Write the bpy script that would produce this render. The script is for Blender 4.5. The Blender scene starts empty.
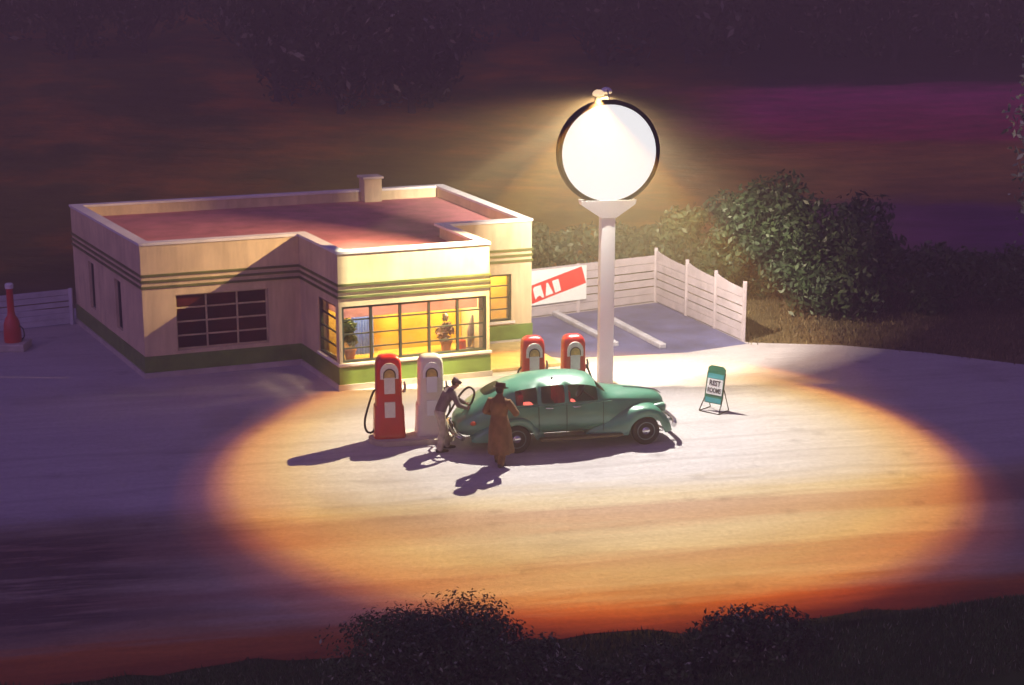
import bpy, bmesh, math, random
from mathutils import Vector, Matrix
R = math.radians
random.seed(7)
sc = bpy.context.scene
COL = sc.collection
V = Vector

# ------------------------------------------------------------------ helpers
def tag(o, label=None, cat=None, group=None, kind=None):
    if label: o['label'] = label
    if cat: o['category'] = cat
    if group: o['group'] = group
    if kind: o['kind'] = kind
    return o

def thing(name, label, cat, loc=(0, 0, 0), rz=0.0, group=None):
    o = bpy.data.objects.new(name, None)
    o.empty_display_size = 0.3
    COL.objects.link(o)
    o.location = loc
    o.rotation_euler = (0, 0, rz)
    return tag(o, label, cat, group)

class MB:
    """collects geometry, then links it as one mesh object"""
    def __init__(self, f=None):
        self.bm = bmesh.new(); self.f = f
    def vert(self, p):
        p = V(p)
        return self.bm.verts.new(self.f(p) if self.f else p)
    def face(self, vs):
        try: return self.bm.faces.new(vs)
        except ValueError: return None
    def box(self, x0, x1, y0, y1, z0, z1, m=None, bevel=0.0):
        P = [(x0,y0,z0),(x1,y0,z0),(x1,y1,z0),(x0,y1,z0),(x0,y0,z1),(x1,y0,z1),(x1,y1,z1),(x0,y1,z1)]
        if m is not None: P = [m @ V(p) for p in P]
        v = [self.vert(p) for p in P]
        fs = [self.face([v[i] for i in q]) for q in ((3,2,1,0),(4,5,6,7),(0,1,5,4),(1,2,6,5),(2,3,7,6),(3,0,4,7))]
        if bevel > 0:
            es = list({e for f in fs for e in f.edges})
            bmesh.ops.bevel(self.bm, geom=es, offset=bevel, segments=2, affect='EDGES', profile=0.5)
        return self
    def rings(self, rings, cap=True, closed=True):
        vr = [[self.vert(p) for p in r] for r in rings]
        n = len(vr[0])
        for a, b in zip(vr, vr[1:]):
            for i in range(n if closed else n - 1):
                j = (i + 1) % n
                self.face([a[i], a[j], b[j], b[i]])
        if cap and closed:
            self.face(list(reversed(vr[0]))); self.face(vr[-1])
        return vr
    def tube(self, pts, r, seg=8, cap=True):
        pts = [V(p) for p in pts]
        n = len(pts)
        rs = r if isinstance(r, (list, tuple)) else [r] * n
        rr, prev = [], None
        for i, p in enumerate(pts):
            t = (pts[min(i+1, n-1)] - pts[max(i-1, 0)]).normalized()
            if prev is None:
                a = V((0,0,1)) if abs(t.z) < .9 else V((1,0,0))
                u = t.cross(a).normalized()
            else:
                u = (prev - t * prev.dot(t)).normalized()
            prev = u
            w = t.cross(u)
            rr.append([p + (u*math.cos(2*math.pi*k/seg) + w*math.sin(2*math.pi*k/seg)) * rs[i] for k in range(seg)])
        self.rings(rr, cap)
        return self
    def lathe(self, prof, seg=24, m=None):
        rr = []
        for r, z in prof:
            r = max(r, 1e-4)
            ring = [V((r*math.cos(2*math.pi*k/seg), r*math.sin(2*math.pi*k/seg), z)) for k in range(seg)]
            if m is not None: ring = [m @ p for p in ring]
            rr.append(ring)
        self.rings(rr)
        return self
    def prism(self, pts2, d0, d1, mp):
        """pts2 outline; mp(u, v, d) -> 3D"""
        a = [self.vert(mp(u, v, d0)) for u, v in pts2]
        b = [self.vert(mp(u, v, d1)) for u, v in pts2]
        n = len(a)
        self.face(list(reversed(a))); self.face(b)
        for i in range(n):
            j = (i+1) % n
            self.face([a[i], a[j], b[j], b[i]])
        return self
    def capsule(self, pts, rs, lat=None, flat=1.0, seg=14):
        """tapered limb with round ends; lat = lateral axis, flat = depth/width ratio (depth scaled)"""
        pts = [V(p) for p in pts]
        n = len(pts)
        lat = V(lat) if lat is not None else None
        ring = []
        for i, p in enumerate(pts):
            t = (pts[min(i+1, n-1)] - pts[max(i-1, 0)]).normalized()
            if lat is not None:
                u = (lat - t*lat.dot(t)).normalized()
            else:
                a = V((0,1,0)) if abs(t.y) < .9 else V((1,0,0))
                u = (a - t*a.dot(t)).normalized()
            w = t.cross(u)
            def rg(c, s):
                return [c + (u*math.cos(2*math.pi*k/seg) + w*flat*math.sin(2*math.pi*k/seg))*s for k in range(seg)]
            r = rs[i]
            if i == 0:
                for ang in (80, 55, 28): ring.append(rg(p - t*r*flat*math.sin(R(ang)), r*math.cos(R(ang))))
            ring.append(rg(p, r))
            if i == n-1:
                for ang in (28, 55, 80): ring.append(rg(p + t*r*flat*math.sin(R(ang)), r*math.cos(R(ang))))
        self.rings(ring)
        return self
    def ball(self, c, rx, ry=None, rz=None, seg=14):
        ry = ry or rx; rz = rz or rx
        c = V(c)
        rr = []
        for i in range(1, 10):
            a = -math.pi/2 + math.pi*i/10
            rr.append([c + V((rx*math.cos(a)*math.cos(2*math.pi*k/seg), ry*math.cos(a)*math.sin(2*math.pi*k/seg), rz*math.sin(a))) for k in range(seg)])
        self.rings(rr)
        return self
    def crease(self, pts, val):
        lay = self.bm.verts.layers.float.get('crease_vert') or self.bm.verts.layers.float.new('crease_vert')
        keys = {tuple(round(c, 3) for c in p) for p in pts}
        for v in self.bm.verts:
            if tuple(round(c, 3) for c in v.co) in keys: v[lay] = val
        return self
    def build(self, name, mat, parent=None, smooth=None, voxel=0, subsurf=0, solid=0, recalc=True, label=None):
        bm = self.bm
        if recalc: bmesh.ops.recalc_face_normals(bm, faces=bm.faces)
        me = bpy.data.meshes.new(name)
        bm.to_mesh(me); bm.free()
        o = bpy.data.objects.new(name, me)
        COL.objects.link(o)
        if voxel or subsurf or solid:
            if voxel:
                m = o.modifiers.new('r', 'REMESH'); m.mode = 'VOXEL'; m.voxel_size = voxel
                s = o.modifiers.new('s', 'SMOOTH'); s.iterations = 3; s.factor = .5
            if subsurf:
                m = o.modifiers.new('ss', 'SUBSURF'); m.levels = subsurf; m.render_levels = subsurf
            if solid:
                m = o.modifiers.new('so', 'SOLIDIFY'); m.thickness = solid; m.offset = -1
            dg = bpy.context.evaluated_depsgraph_get()
            me2 = bpy.data.meshes.new_from_object(o.evaluated_get(dg))
            o.modifiers.clear()
            o.data = me2; me2.name = name
            bpy.data.meshes.remove(me)
            me = me2
            if smooth is None: smooth = 50
        if smooth is not None:
            for p in me.polygons: p.use_smooth = True
            me.set_sharp_from_angle(angle=R(smooth))
        me.materials.clear()
        for mm in (mat if isinstance(mat, (list, tuple)) else [mat]): me.materials.append(mm)
        o.parent = parent
        if label: o['label'] = label
        return o

def copy_tree(o, parent=None):
    c = o.copy(); COL.objects.link(c); c.parent = parent
    for ch in list(o.children): copy_tree(ch, c)
    return c

# ------------------------------------------------------------------ materials
def nt_new(name):
    m = bpy.data.materials.new(name); m.use_nodes = True
    nt = m.node_tree; nt.nodes.clear()
    return m, nt, nt.nodes, nt.links
def ramp(N, stops, interp='LINEAR'):
    r = N.new('ShaderNodeValToRGB'); r.color_ramp.interpolation = interp
    e = r.color_ramp.elements
    while len(e) > 1: e.remove(e[-1])
    e[0].position = stops[0][0]; c = stops[0][1]
    e[0].color = (*c, 1) if len(c) == 3 else c
    for p, c in stops[1:]:
        x = e.new(p); x.color = (*c, 1)
    return r
def math_n(N, L, op, a, b=None, c=None, clamp=False):
    n = N.new('ShaderNodeMath'); n.operation = op; n.use_clamp = clamp
    for i, v in enumerate((a, b, c)):
        if v is None: continue
        if isinstance(v, (int, float)): n.inputs[i].default_value = v
        else: L.new(v, n.inputs[i])
    return n.outputs[0]
def mix_c(N, L, fac, a, b, mode='MIX'):
    n = N.new('ShaderNodeMix'); n.data_type = 'RGBA'; n.blend_type = mode
    for s, v in ((0, fac), (6, a), (7, b)):
        if isinstance(v, (int, float)): n.inputs[s].default_value = v
        elif isinstance(v, tuple): n.inputs[s].default_value = (*v, 1)
        else: L.new(v, n.inputs[s])
    return n.outputs[2]
def noise(N, L, scale, detail=4, vec=None, rough=.55):
    n = N.new('ShaderNodeTexNoise'); n.inputs['Scale'].default_value = scale
    n.inputs['Detail'].default_value = detail; n.inputs['Roughness'].default_value = rough
    if vec is not None: L.new(vec, n.inputs['Vector'])
    return n.outputs['Fac']
def mat(name, col, rough=.6, var=.18, scale=3.0, metal=0, coat=0, bump=.0, bscale=40, emit=None, spec=.5, stain=0):
    m, nt, N, L = nt_new(name)
    out = N.new('ShaderNodeOutputMaterial'); b = N.new('ShaderNodeBsdfPrincipled')
    L.new(b.outputs[0], out.inputs[0])
    tc = N.new('ShaderNodeTexCoord').outputs['Object']
    f = noise(N, L, scale, 6, tc)
    lo = tuple(max(0, c*(1-var*1.6)) for c in col); hi = tuple(min(1, c*(1+var)) for c in col)
    r = ramp(N, [(.3, lo), (.7, hi)]); L.new(f, r.inputs[0])
    L.new(r.outputs[0], b.inputs['Base Color'])
    f2 = noise(N, L, scale*2.7, 3, tc)
    L.new(math_n(N, L, 'MULTIPLY_ADD', f2, .25, rough-.12, clamp=True), b.inputs['Roughness'])
    b.inputs['Metallic'].default_value = metal
    b.inputs['Coat Weight'].default_value = coat
    b.inputs['Specular IOR Level'].default_value = spec
    if bump:
        bp = N.new('ShaderNodeBump'); bp.inputs['Strength'].default_value = bump; bp.inputs['Distance'].default_value = .02
        L.new(noise(N, L, bscale, 5, tc), bp.inputs['Height']); L.new(bp.outputs[0], b.inputs['Normal'])
    if emit:
        b.inputs['Emission Color'].default_value = (*emit[0], 1); b.inputs['Emission Strength'].default_value = emit[1]
    return m
def leaf_mat(name, stops, rough=.6):
    m, nt, N, L = nt_new(name)
    out = N.new('ShaderNodeOutputMaterial'); b = N.new('ShaderNodeBsdfPrincipled')
    L.new(b.outputs[0], out.inputs[0])
    g = N.new('ShaderNodeNewGeometry')
    r = ramp(N, stops); L.new(g.outputs['Random Per Island'], r.inputs[0])
    n = noise(N, L, .9, 2, N.new('ShaderNodeTexCoord').outputs['Object'])
    L.new(mix_c(N, L, 1.0, r.outputs[0], ramp_out(N, L, n), 'MULTIPLY'), b.inputs['Base Color'])
    b.inputs['Roughness'].default_value = rough
    b.inputs['Specular IOR Level'].default_value = .25
    return m
def ramp_out(N, L, fac):
    r = ramp(N, [(.3, (.6, .6, .6)), (.7, (1.25, 1.2, 1.1))]); L.new(fac, r.inputs[0]); return r.outputs[0]
def glass_mat(name, tint=(1, 1, 1), refl=.10, rough=.03):
    m, nt, N, L = nt_new(name)
    out = N.new('ShaderNodeOutputMaterial')
    t = N.new('ShaderNodeBsdfTransparent'); t.inputs[0].default_value = (*tint, 1)
    g = N.new('ShaderNodeBsdfGlossy'); g.inputs['Roughness'].default_value = rough
    lw = N.new('ShaderNodeLayerWeight'); lw.inputs[0].default_value = .25
    mx = N.new('ShaderNodeMixShader')
    L.new(math_n(N, L, 'MULTIPLY_ADD', lw.outputs['Fresnel'], .5, refl*.3, clamp=True), mx.inputs[0])
    L.new(t.outputs[0], mx.inputs[1]); L.new(g.outputs[0], mx.inputs[2]); L.new(mx.outputs[0], out.inputs[0])
    return m

M = {}
M['stucco'] = mat('cream stucco', (.74, .60, .36), .85, .10, 1.2, bump=.25, bscale=60)
def streaks(m, amt=.25):
    nt = m.node_tree; N, L = nt.nodes, nt.links
    b = [n for n in N if n.type == 'BSDF_PRINCIPLED'][0]; src = b.inputs['Base Color'].links[0].from_socket
    mp = N.new('ShaderNodeMapping'); mp.inputs['Scale'].default_value = (3.2, 3.2, .35); L.new(N.new('ShaderNodeTexCoord').outputs['Object'], mp.inputs[0])
    r = ramp(N, [(.35, (1-amt, 1-amt*1.1, 1-amt*1.2)), (.6, (1.03, 1.03, 1.03))]); L.new(noise(N, L, 1.6, 6, mp.outputs[0], .7), r.inputs[0])
    L.new(mix_c(N, L, 1.0, src, r.outputs[0], 'MULTIPLY'), b.inputs['Base Color'])
streaks(M['stucco'], .16)
M['coping'] = mat('white coping', (.80, .77, .72), .7, .08, 2)
M['green'] = mat('green tile band', (.17, .27, .05), .5, .22, 2.5)
M['bandgreen'] = mat('olive band', (.15, .17, .045), .6, .2, 2.5)
M['plinth'] = mat('pale plinth', (.55, .50, .42), .85, .15, 2)
M['roof'] = mat('pink roofing', (.56, .20, .20), .9, .18, 1.6, bump=.3, bscale=25)
M['maroon'] = mat('maroon glass', (.085, .018, .012), .3, .5, .9, spec=.12)
M['bar'] = mat('cream glazing bar', (.55, .46, .24), .6)
M['mullion'] = mat('dark steel', (.03, .045, .035), .45)
M['slitglass'] = mat('dark glass', (.03, .025, .05), .2, .3)
M['wallyellow'] = mat('yellow plaster', (.80, .52, .07), .8, .22, .8)
M['intfloor'] = mat('lino', (.62, .46, .20), .5)
M['ceiling'] = mat('white ceiling', (.7, .66, .55), .8)
M['shade'] = mat('pink roller blind', (.74, .56, .66), .8, .1)
def backlit(m, fac=.6):
    nt = m.node_tree; N, L = nt.nodes, nt.links
    b = [n for n in N if n.type == 'BSDF_PRINCIPLED'][0]; out = [n for n in N if n.type == 'OUTPUT_MATERIAL'][0]
    t = N.new('ShaderNodeBsdfTranslucent'); L.new(b.inputs['Base Color'].links[0].from_socket, t.inputs[0])
    mx = N.new('ShaderNodeMixShader'); mx.inputs[0].default_value = fac
    L.new(b.outputs[0], mx.inputs[1]); L.new(t.outputs[0], mx.inputs[2]); L.new(mx.outputs[0], out.inputs[0])
backlit(M['shade'], .7)
M['glass'] = glass_mat('window glass')
M['carglass'] = glass_mat('car glass', (.93, .95, .94), .12)
M['curtain'] = mat('blue drape', (.17, .28, .80), .9, .2, 3)
M['white'] = mat('white enamel', (.80, .79, .76), .35, .04, 1.5, coat=.2)
M['dark'] = mat('dark rim', (.010, .012, .018), .6, spec=.1)
M['disc'] = mat('lit opal disc', (.05, .05, .05), .6, .01, emit=((1, .985, .99), 1.1), spec=.03)
M['lamp'] = mat('glowing lamp glass', (.8, .7, .5), .3, .01, emit=((1, .72, .36), 1.1))
M['bulb'] = mat('glowing ceiling globe', (.8, .7, .5), .3, .01, emit=((1, .75, .35), 3))
M['metal'] = mat('grey metal', (.35, .35, .36), .4, metal=.8)
M['chrome'] = mat('chrome', (.6, .6, .62), .18, .05, metal=1)
M['fence'] = mat('whitewashed boards', (.42, .36, .38), .8, .12, 2.5, bump=.2)
M['fence_lightened'] = mat('lightened boards', (.62, .62, .66), .8, .12, 2.5, bump=.2)  # paler copy of the boards, making up for missing lamplight
M['red'] = mat('red enamel', (.62, .025, .015), .35, .10, 2, coat=.4)
M['cream'] = mat('cream enamel', (.76, .68, .52), .4, .08, 2, coat=.3)
M['pumpwhite'] = mat('pump plate', (.78, .75, .62), .4, .08, 6)
M['dial'] = mat('dial', (.60, .42, .12), .5, .25, 12)
M['rubber'] = mat('black rubber', (.014, .014, .014), .7, .2)
M['island'] = mat('island concrete', (.52, .44, .31), .85, .15, 3, bump=.2)
M['kerb'] = mat('kerb concrete', (.45, .44, .48), .85, .15, 3, bump=.2)
M['carpaint'] = mat('green car paint', (.075, .25, .155), .34, .10, 1.2, coat=.5)
M['carlow'] = mat('car running board', (.16, .13, .05), .6, .2)
M['interior'] = mat('car upholstery', (.62, .05, .03), .8)
M['tyre'] = mat('tyre', (.018, .016, .017), .85, .2)
M['rim'] = mat('green wheel', (.14, .22, .17), .4, .1, 6, coat=.3)
M['lens'] = mat('headlamp glass', (.6, .6, .55), .1, .05, coat=.5)
M['taillens'] = mat('tail lens', (.6, .08, .03), .2, .05, coat=.4)
M['skin'] = mat('skin', (.48, .23, .14), .6, .06, 8)
M['hair'] = mat('hair', (.03, .018, .012), .8)
M['jacket'] = mat('dark uniform jacket', (.15, .11, .12), .85, .25, 9)
M['shirt'] = mat('pale shirt', (.6, .55, .5), .85)
M['trousers'] = mat('khaki trousers', (.50, .42, .30), .9, .3, 7)
M['boots'] = mat('dark shoes', (.02, .014, .012), .5)
M['coat'] = mat('brown overcoat', (.20, .098, .038), .9, .30, 6)
M['hat'] = mat('brown felt', (.06, .03, .022), .9, .15)
M['signgreen'] = mat('sign green', (.015, .15, .085), .4, .15, 4)
M['signteal'] = mat('sign teal', (.05, .32, .34), .4, .15, 4)
M['ink'] = mat('black lettering', (.02, .02, .03), .6)
M['bannerwhite'] = mat('banner cloth', (.74, .75, .72), .8, .05)
M['bannerred'] = mat('banner red', (.66, .02, .025), .7, .08)
M['bark'] = mat('bark', (.045, .035, .03), .95, .4, 6, bump=.6, bscale=18)
M['terracotta'] = mat('terracotta', (.4, .16, .08), .8)
M['toyred'] = mat('red tin', (.55, .06, .03), .4)
M['tingrey'] = mat('grey tin', (.22, .22, .28), .4)
M['leaf_far'] = leaf_mat('far leaves', [(0, (.020, .028, .008)), (.6, (.045, .06, .016)), (.90, (.07, .085, .03)), (1, (.45, .42, .28))])
M['leaf_mid'] = leaf_mat('mid leaves', [(0, (.020, .036, .014)), (.6, (.042, .070, .028)), (.93, (.07, .10, .045)), (1, (.20, .23, .16))])
M['leaf_near'] = leaf_mat('near leaves', [(0, (.024, .045, .011)), (.6, (.05, .10, .022)), (.92, (.08, .14, .04)), (1, (.40, .42, .28))])
M['leaf_edge'] = leaf_mat('pale edge leaves', [(0, (.10, .14, .07)), (.5, (.38, .50, .25)), (1, (.62, .72, .45))])
M['leaf_pot'] = leaf_mat('houseplant', [(0, (.08, .14, .03)), (1, (.28, .32, .08))])
M['leaf_flower'] = leaf_mat('flowers', [(0, (.1, .14, .05)), (.5, (.3, .2, .25)), (1, (.6, .45, .5))])
M['grass'] = leaf_mat('verge grass', [(0, (.028, .060, .014)), (.7, (.06, .135, .032)), (.95, (.10, .17, .05)), (1, (.38, .42, .25))])
M['drygrass'] = leaf_mat('dry grass', [(0, (.05, .04, .02)), (.8, (.14, .10, .05)), (1, (.3, .24, .12))])

ROADA = R(11)
CA, SA = math.cos(ROADA), math.sin(ROADA)
def paving_mat():
    """one paving: pale worked-in concrete that gives way to a rutted earth road and a red clay edge"""
    m, nt, N, L = nt_new('forecourt and earth road')
    out = N.new('ShaderNodeOutputMaterial'); b = N.new('ShaderNodeBsdfPrincipled')
    L.new(b.outputs[0], out.inputs[0])
    tc = N.new('ShaderNodeTexCoord').outputs['Object']
    sp = N.new('ShaderNodeSeparateXYZ'); L.new(tc, sp.inputs[0])
    x, y = sp.outputs[0], sp.outputs[1]
    s = math_n(N, L, 'ADD', math_n(N, L, 'MULTIPLY', x, -SA), math_n(N, L, 'MULTIPLY', y, CA))
    t = math_n(N, L, 'ADD', math_n(N, L, 'MULTIPLY', x, CA), math_n(N, L, 'MULTIPLY', y, SA))
    cv = N.new('ShaderNodeCombineXYZ')
    L.new(math_n(N, L, 'MULTIPLY', t, .13), cv.inputs[0]); L.new(s, cv.inputs[1])
    st1 = noise(N, L, .9, 5, cv.outputs[0], .6)
    st2 = noise(N, L, 3.2, 5, cv.outputs[0], .65)
    fine = noise(N, L, 9, 6, tc, .7)
    big = noise(N, L, .22, 3, tc)
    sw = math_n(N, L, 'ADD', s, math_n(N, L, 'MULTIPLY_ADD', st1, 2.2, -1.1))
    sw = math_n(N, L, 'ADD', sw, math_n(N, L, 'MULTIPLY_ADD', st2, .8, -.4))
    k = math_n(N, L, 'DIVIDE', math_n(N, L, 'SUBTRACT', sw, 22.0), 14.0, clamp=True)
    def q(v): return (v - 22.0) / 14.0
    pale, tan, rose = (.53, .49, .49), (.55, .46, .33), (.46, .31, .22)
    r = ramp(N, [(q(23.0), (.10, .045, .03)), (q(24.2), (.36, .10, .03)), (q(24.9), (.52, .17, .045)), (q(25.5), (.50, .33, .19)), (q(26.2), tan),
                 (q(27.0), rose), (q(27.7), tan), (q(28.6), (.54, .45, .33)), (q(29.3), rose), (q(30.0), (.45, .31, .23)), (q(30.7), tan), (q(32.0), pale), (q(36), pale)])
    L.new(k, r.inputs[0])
    # dark streaks on the road's western end, weaker at the eastern end
    road = math_n(N, L, 'SUBTRACT', 1.0, math_n(N, L, 'DIVIDE', math_n(N, L, 'SUBTRACT', sw, 30.2), 2.2, clamp=True))
    wx = math_n(N, L, 'DIVIDE', math_n(N, L, 'SUBTRACT', -4.6, math_n(N, L, 'ADD', x, math_n(N, L, 'MULTIPLY_ADD', st1, 5, -2.5))), 3.0, clamp=True)
    ex = math_n(N, L, 'DIVIDE', math_n(N, L, 'SUBTRACT', math_n(N, L, 'ADD', x, math_n(N, L, 'MULTIPLY_ADD', st1, 5, -2.5)), 9.2), 3.0, clamp=True)
    tr = ramp(N, [(.36, (0, 0, 0)), (.52, (1, 1, 1))]); L.new(st2, tr.inputs[0])
    streak = math_n(N, L, 'MULTIPLY', math_n(N, L, 'MULTIPLY', road, math_n(N, L, 'MAXIMUM', wx, math_n(N, L, 'MULTIPLY', ex, .5))), math_n(N, L, 'MULTIPLY_ADD', tr.outputs[0], .50, .40))
    streak = math_n(N, L, 'MULTIPLY', streak, math_n(N, L, 'DIVIDE', math_n(N, L, 'SUBTRACT', sw, 24.9), 1.2, clamp=True))
    c = mix_c(N, L, streak, r.outputs[0], (.085, .055, .06))
    oil = ramp(N, [(.52, (1, 1, 1)), (.75, (.72, .69, .68))]); L.new(big, oil.inputs[0])
    c = mix_c(N, L, 1.0, c, oil.outputs[0], 'MULTIPLY')
    for off, wd in ((34.35, .16), (35.8, .15), (32.9, .14), (31.5, .15)):
        dd = math_n(N, L, 'ABSOLUTE', math_n(N, L, 'SUBTRACT', math_n(N, L, 'ADD', s, math_n(N, L, 'MULTIPLY_ADD', big, 1.6, -.8)), off))
        tk = math_n(N, L, 'SUBTRACT', 1.0, math_n(N, L, 'DIVIDE', dd, wd), clamp=True)
        c = mix_c(N, L, math_n(N, L, 'MULTIPLY', tk, math_n(N, L, 'MULTIPLY', fine, .38)), c, (.22, .19, .18))
    vo = N.new('ShaderNodeTexVoronoi'); vo.inputs['Scale'].default_value = .75; L.new(tc, vo.inputs['Vector'])
    sr2 = ramp(N, [(.03, (.55, .53, .54)), (.22, (1, 1, 1))]); L.new(math_n(N, L, 'MULTIPLY_ADD', fine, .18, math_n(N, L, 'SUBTRACT', vo.outputs['Distance'], .06)), sr2.inputs[0])
    c = mix_c(N, L, .55, c, sr2.outputs[0], 'MULTIPLY')
    gr = ramp(N, [(.25, (.72, .70, .70)), (.75, (1.12, 1.12, 1.12))]); L.new(fine, gr.inputs[0])
    c = mix_c(N, L, .8, c, gr.outputs[0], 'MULTIPLY')
    sr = ramp(N, [(.3, (.84, .82, .82)), (.7, (1.06, 1.06, 1.06))]); L.new(st2, sr.inputs[0])
    c = mix_c(N, L, .8, c, sr.outputs[0], 'MULTIPLY')
    L.new(c, b.inputs['Base Color'])
    b.inputs['Roughness'].default_value = .9; b.inputs['Specular IOR Level'].default_value = .15
    bp = N.new('ShaderNodeBump'); bp.inputs['Strength'].default_value = .35; bp.inputs['Distance'].default_value = .03
    L.new(math_n(N, L, 'ADD', fine, st2), bp.inputs['Height']); L.new(bp.outputs[0], b.inputs['Normal'])
    return m
M['paving'] = paving_mat()
M['yard'] = mat('blue grey asphalt', (.10, .10, .21), .85, .25, .9, bump=.3, bscale=30)

def hill_mat():
    m, nt, N, L = nt_new('hill country')
    out = N.new('ShaderNodeOutputMaterial'); b = N.new('ShaderNodeBsdfPrincipled')
    L.new(b.outputs[0], out.inputs[0])
    tc = N.new('ShaderNodeTexCoord').outputs['Object']
    sp = N.new('ShaderNodeSeparateXYZ'); L.new(tc, sp.inputs[0])
    x, y = sp.outputs[0], sp.outputs[1]
    mp = N.new('ShaderNodeMapping'); mp.inputs['Scale'].default_value = (.4, 1, 1); L.new(tc, mp.inputs[0])
    n1 = noise(N, L, .22, 5, mp.outputs[0], .6); n2 = noise(N, L, .9, 6, mp.outputs[0], .7); n3 = noise(N, L, .08, 3, tc)
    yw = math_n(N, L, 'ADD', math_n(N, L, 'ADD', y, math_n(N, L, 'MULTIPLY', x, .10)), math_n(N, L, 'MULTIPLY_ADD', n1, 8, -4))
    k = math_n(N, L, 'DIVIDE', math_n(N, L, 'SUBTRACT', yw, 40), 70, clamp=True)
    def q(v): return (v - 40) / 70.0
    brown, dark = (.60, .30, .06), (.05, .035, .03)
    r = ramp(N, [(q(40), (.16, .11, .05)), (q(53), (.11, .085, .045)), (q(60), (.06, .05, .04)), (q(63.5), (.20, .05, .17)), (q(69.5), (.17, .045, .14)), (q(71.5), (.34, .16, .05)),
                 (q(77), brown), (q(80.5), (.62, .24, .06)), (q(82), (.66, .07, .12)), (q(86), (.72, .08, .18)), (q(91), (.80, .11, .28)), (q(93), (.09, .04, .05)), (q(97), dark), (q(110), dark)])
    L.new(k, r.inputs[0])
    n4 = noise(N, L, .11, 6, tc, .68)
    rust = ramp(N, [(.34, (.055, .055, .010)), (.48, (.14, .11, .015)), (.58, (.50, .20, .025)), (.70, (.24, .22, .03))]); L.new(math_n(N, L, 'MULTIPLY_ADD', n4, .5, math_n(N, L, 'MULTIPLY', n3, .5)), rust.inputs[0])
    east = math_n(N, L, 'DIVIDE', math_n(N, L, 'ADD', math_n(N, L, 'SUBTRACT', x, 7), math_n(N, L, 'MULTIPLY_ADD', n1, 12, -6)), 8, clamp=True)
    near = math_n(N, L, 'DIVIDE', math_n(N, L, 'SUBTRACT', 56, y), 4, clamp=True)
    c = mix_c(N, L, math_n(N, L, 'MAXIMUM', east, near), rust.outputs[0], r.outputs[0])
    tex = ramp(N, [(.3, (.55, .55, .55)), (.72, (1.3, 1.25, 1.2))]); L.new(n2, tex.inputs[0])
    c = mix_c(N, L, .9, c, tex.outputs[0], 'MULTIPLY')
    sv = math_n(N, L, 'ADD', math_n(N, L, 'MULTIPLY', x, -SA), math_n(N, L, 'MULTIPLY', y, CA))
    c = mix_c(N, L, math_n(N, L, 'SUBTRACT', 25.0, sv, clamp=True), c, (.04, .08, .015))
    L.new(c, b.inputs['Base Color']); b.inputs['Roughness'].default_value = .95; b.inputs['Specular IOR Level'].default_value = .1
    bp = N.new('ShaderNodeBump'); bp.inputs['Strength'].default_value = .6; bp.inputs['Distance'].default_value = .25
    L.new(n2, bp.inputs['Height']); L.new(bp.outputs[0], b.inputs['Normal'])
    return m
M['hill'] = hill_mat()

# ------------------------------------------------------------------ terrain
def sstep(a, b, t):
    t = max(0, min(1, (t - a) / (b - a))); return t*t*(3 - 2*t)
def hz(x, y):
    z = 11.0 * sstep(54, 146, y)
    z += .35 * math.sin(x*.11 + y*.05) * sstep(56, 75, y)
    # the verge in front of the road banks up towards the right
    s = -x*SA + y*CA; t = x*CA + y*SA
    z += 1.1 * sstep(24.0, 21.5, s) * sstep(4, 13, t) if s < 24.0 else 0
    return z
g = MB()
xs = [-260, -180, -120, -90] + [-70 + 2*i for i in range(71)] + [90, 120, 180, 260]
ys = [-60, -30, -10, 5, 12] + [14 + .75*i for i in range(20)] + [29 + 2*i for i in range(14)] + [57 + 2.2*i for i in range(50)] + [180, 220, 300, 420]
rows = [[g.vert((x, y, hz(x, y))) for x in xs] for y in ys]
for a, b_ in zip(rows, rows[1:]):
    for i in range(len(xs) - 1): g.face([a[i], a[i+1], b_[i+1], b_[i]])
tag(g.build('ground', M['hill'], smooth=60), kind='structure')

def S2W(t, s, z=0): return V((t*CA - s*SA, t*SA + s*CA, z))
def sheet(name, pts, z, m):
    b = MB(); b.face([b.vert((x, y, z)) for x, y in pts]); o = b.build(name, m, recalc=False)
    if o.data.polygons[0].normal.z < 0: o.data.flip_normals()
    return tag(o, kind='structure')
def wob(t, a=.25): return a*(math.sin(t*.9) + .6*math.sin(t*2.3+1) + .35*math.sin(t*5.1+2))
# forecourt
front = [tuple(S2W(t, 30.8)[:2]) for t in (-60, 42)]
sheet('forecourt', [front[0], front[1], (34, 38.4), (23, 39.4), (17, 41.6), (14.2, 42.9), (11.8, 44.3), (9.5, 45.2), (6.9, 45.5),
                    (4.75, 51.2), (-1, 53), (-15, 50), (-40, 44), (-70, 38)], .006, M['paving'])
far_edge = [tuple((S2W(t, 31.2 + wob(t, .18)))[:2]) for t in [i*.5 for i in range(130, -121, -1)]]
near_edge = [tuple((S2W(t, 24.9 + wob(t+3, .15)))[:2]) for t in [i*.5 for i in range(-120, 131)]]
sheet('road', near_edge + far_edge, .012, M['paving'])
near2 = [tuple((S2W(t, 23.95 + wob(t*1.3+8, .13) - .05*sstep(0, -8, t)))[:2]) for t in [i*.5 for i in range(-120, 131)]]
far2 = [tuple((S2W(t, 25.4 + wob(t+5, .12)))[:2]) for t in [i*.5 for i in range(130, -121, -1)]]
sheet('road_shoulder', near2 + far2, .018, M['paving'])
# asphalt yard beside the building, behind the pole
sheet('yard', [(0.1, 44.2), (1.5, 43.6), (3.2, 43.9), (5.0, 44.3), (6.85, 45.35), (4.75, 51.05), (-1.3, 47.6)], .012, M['yard'])

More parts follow.
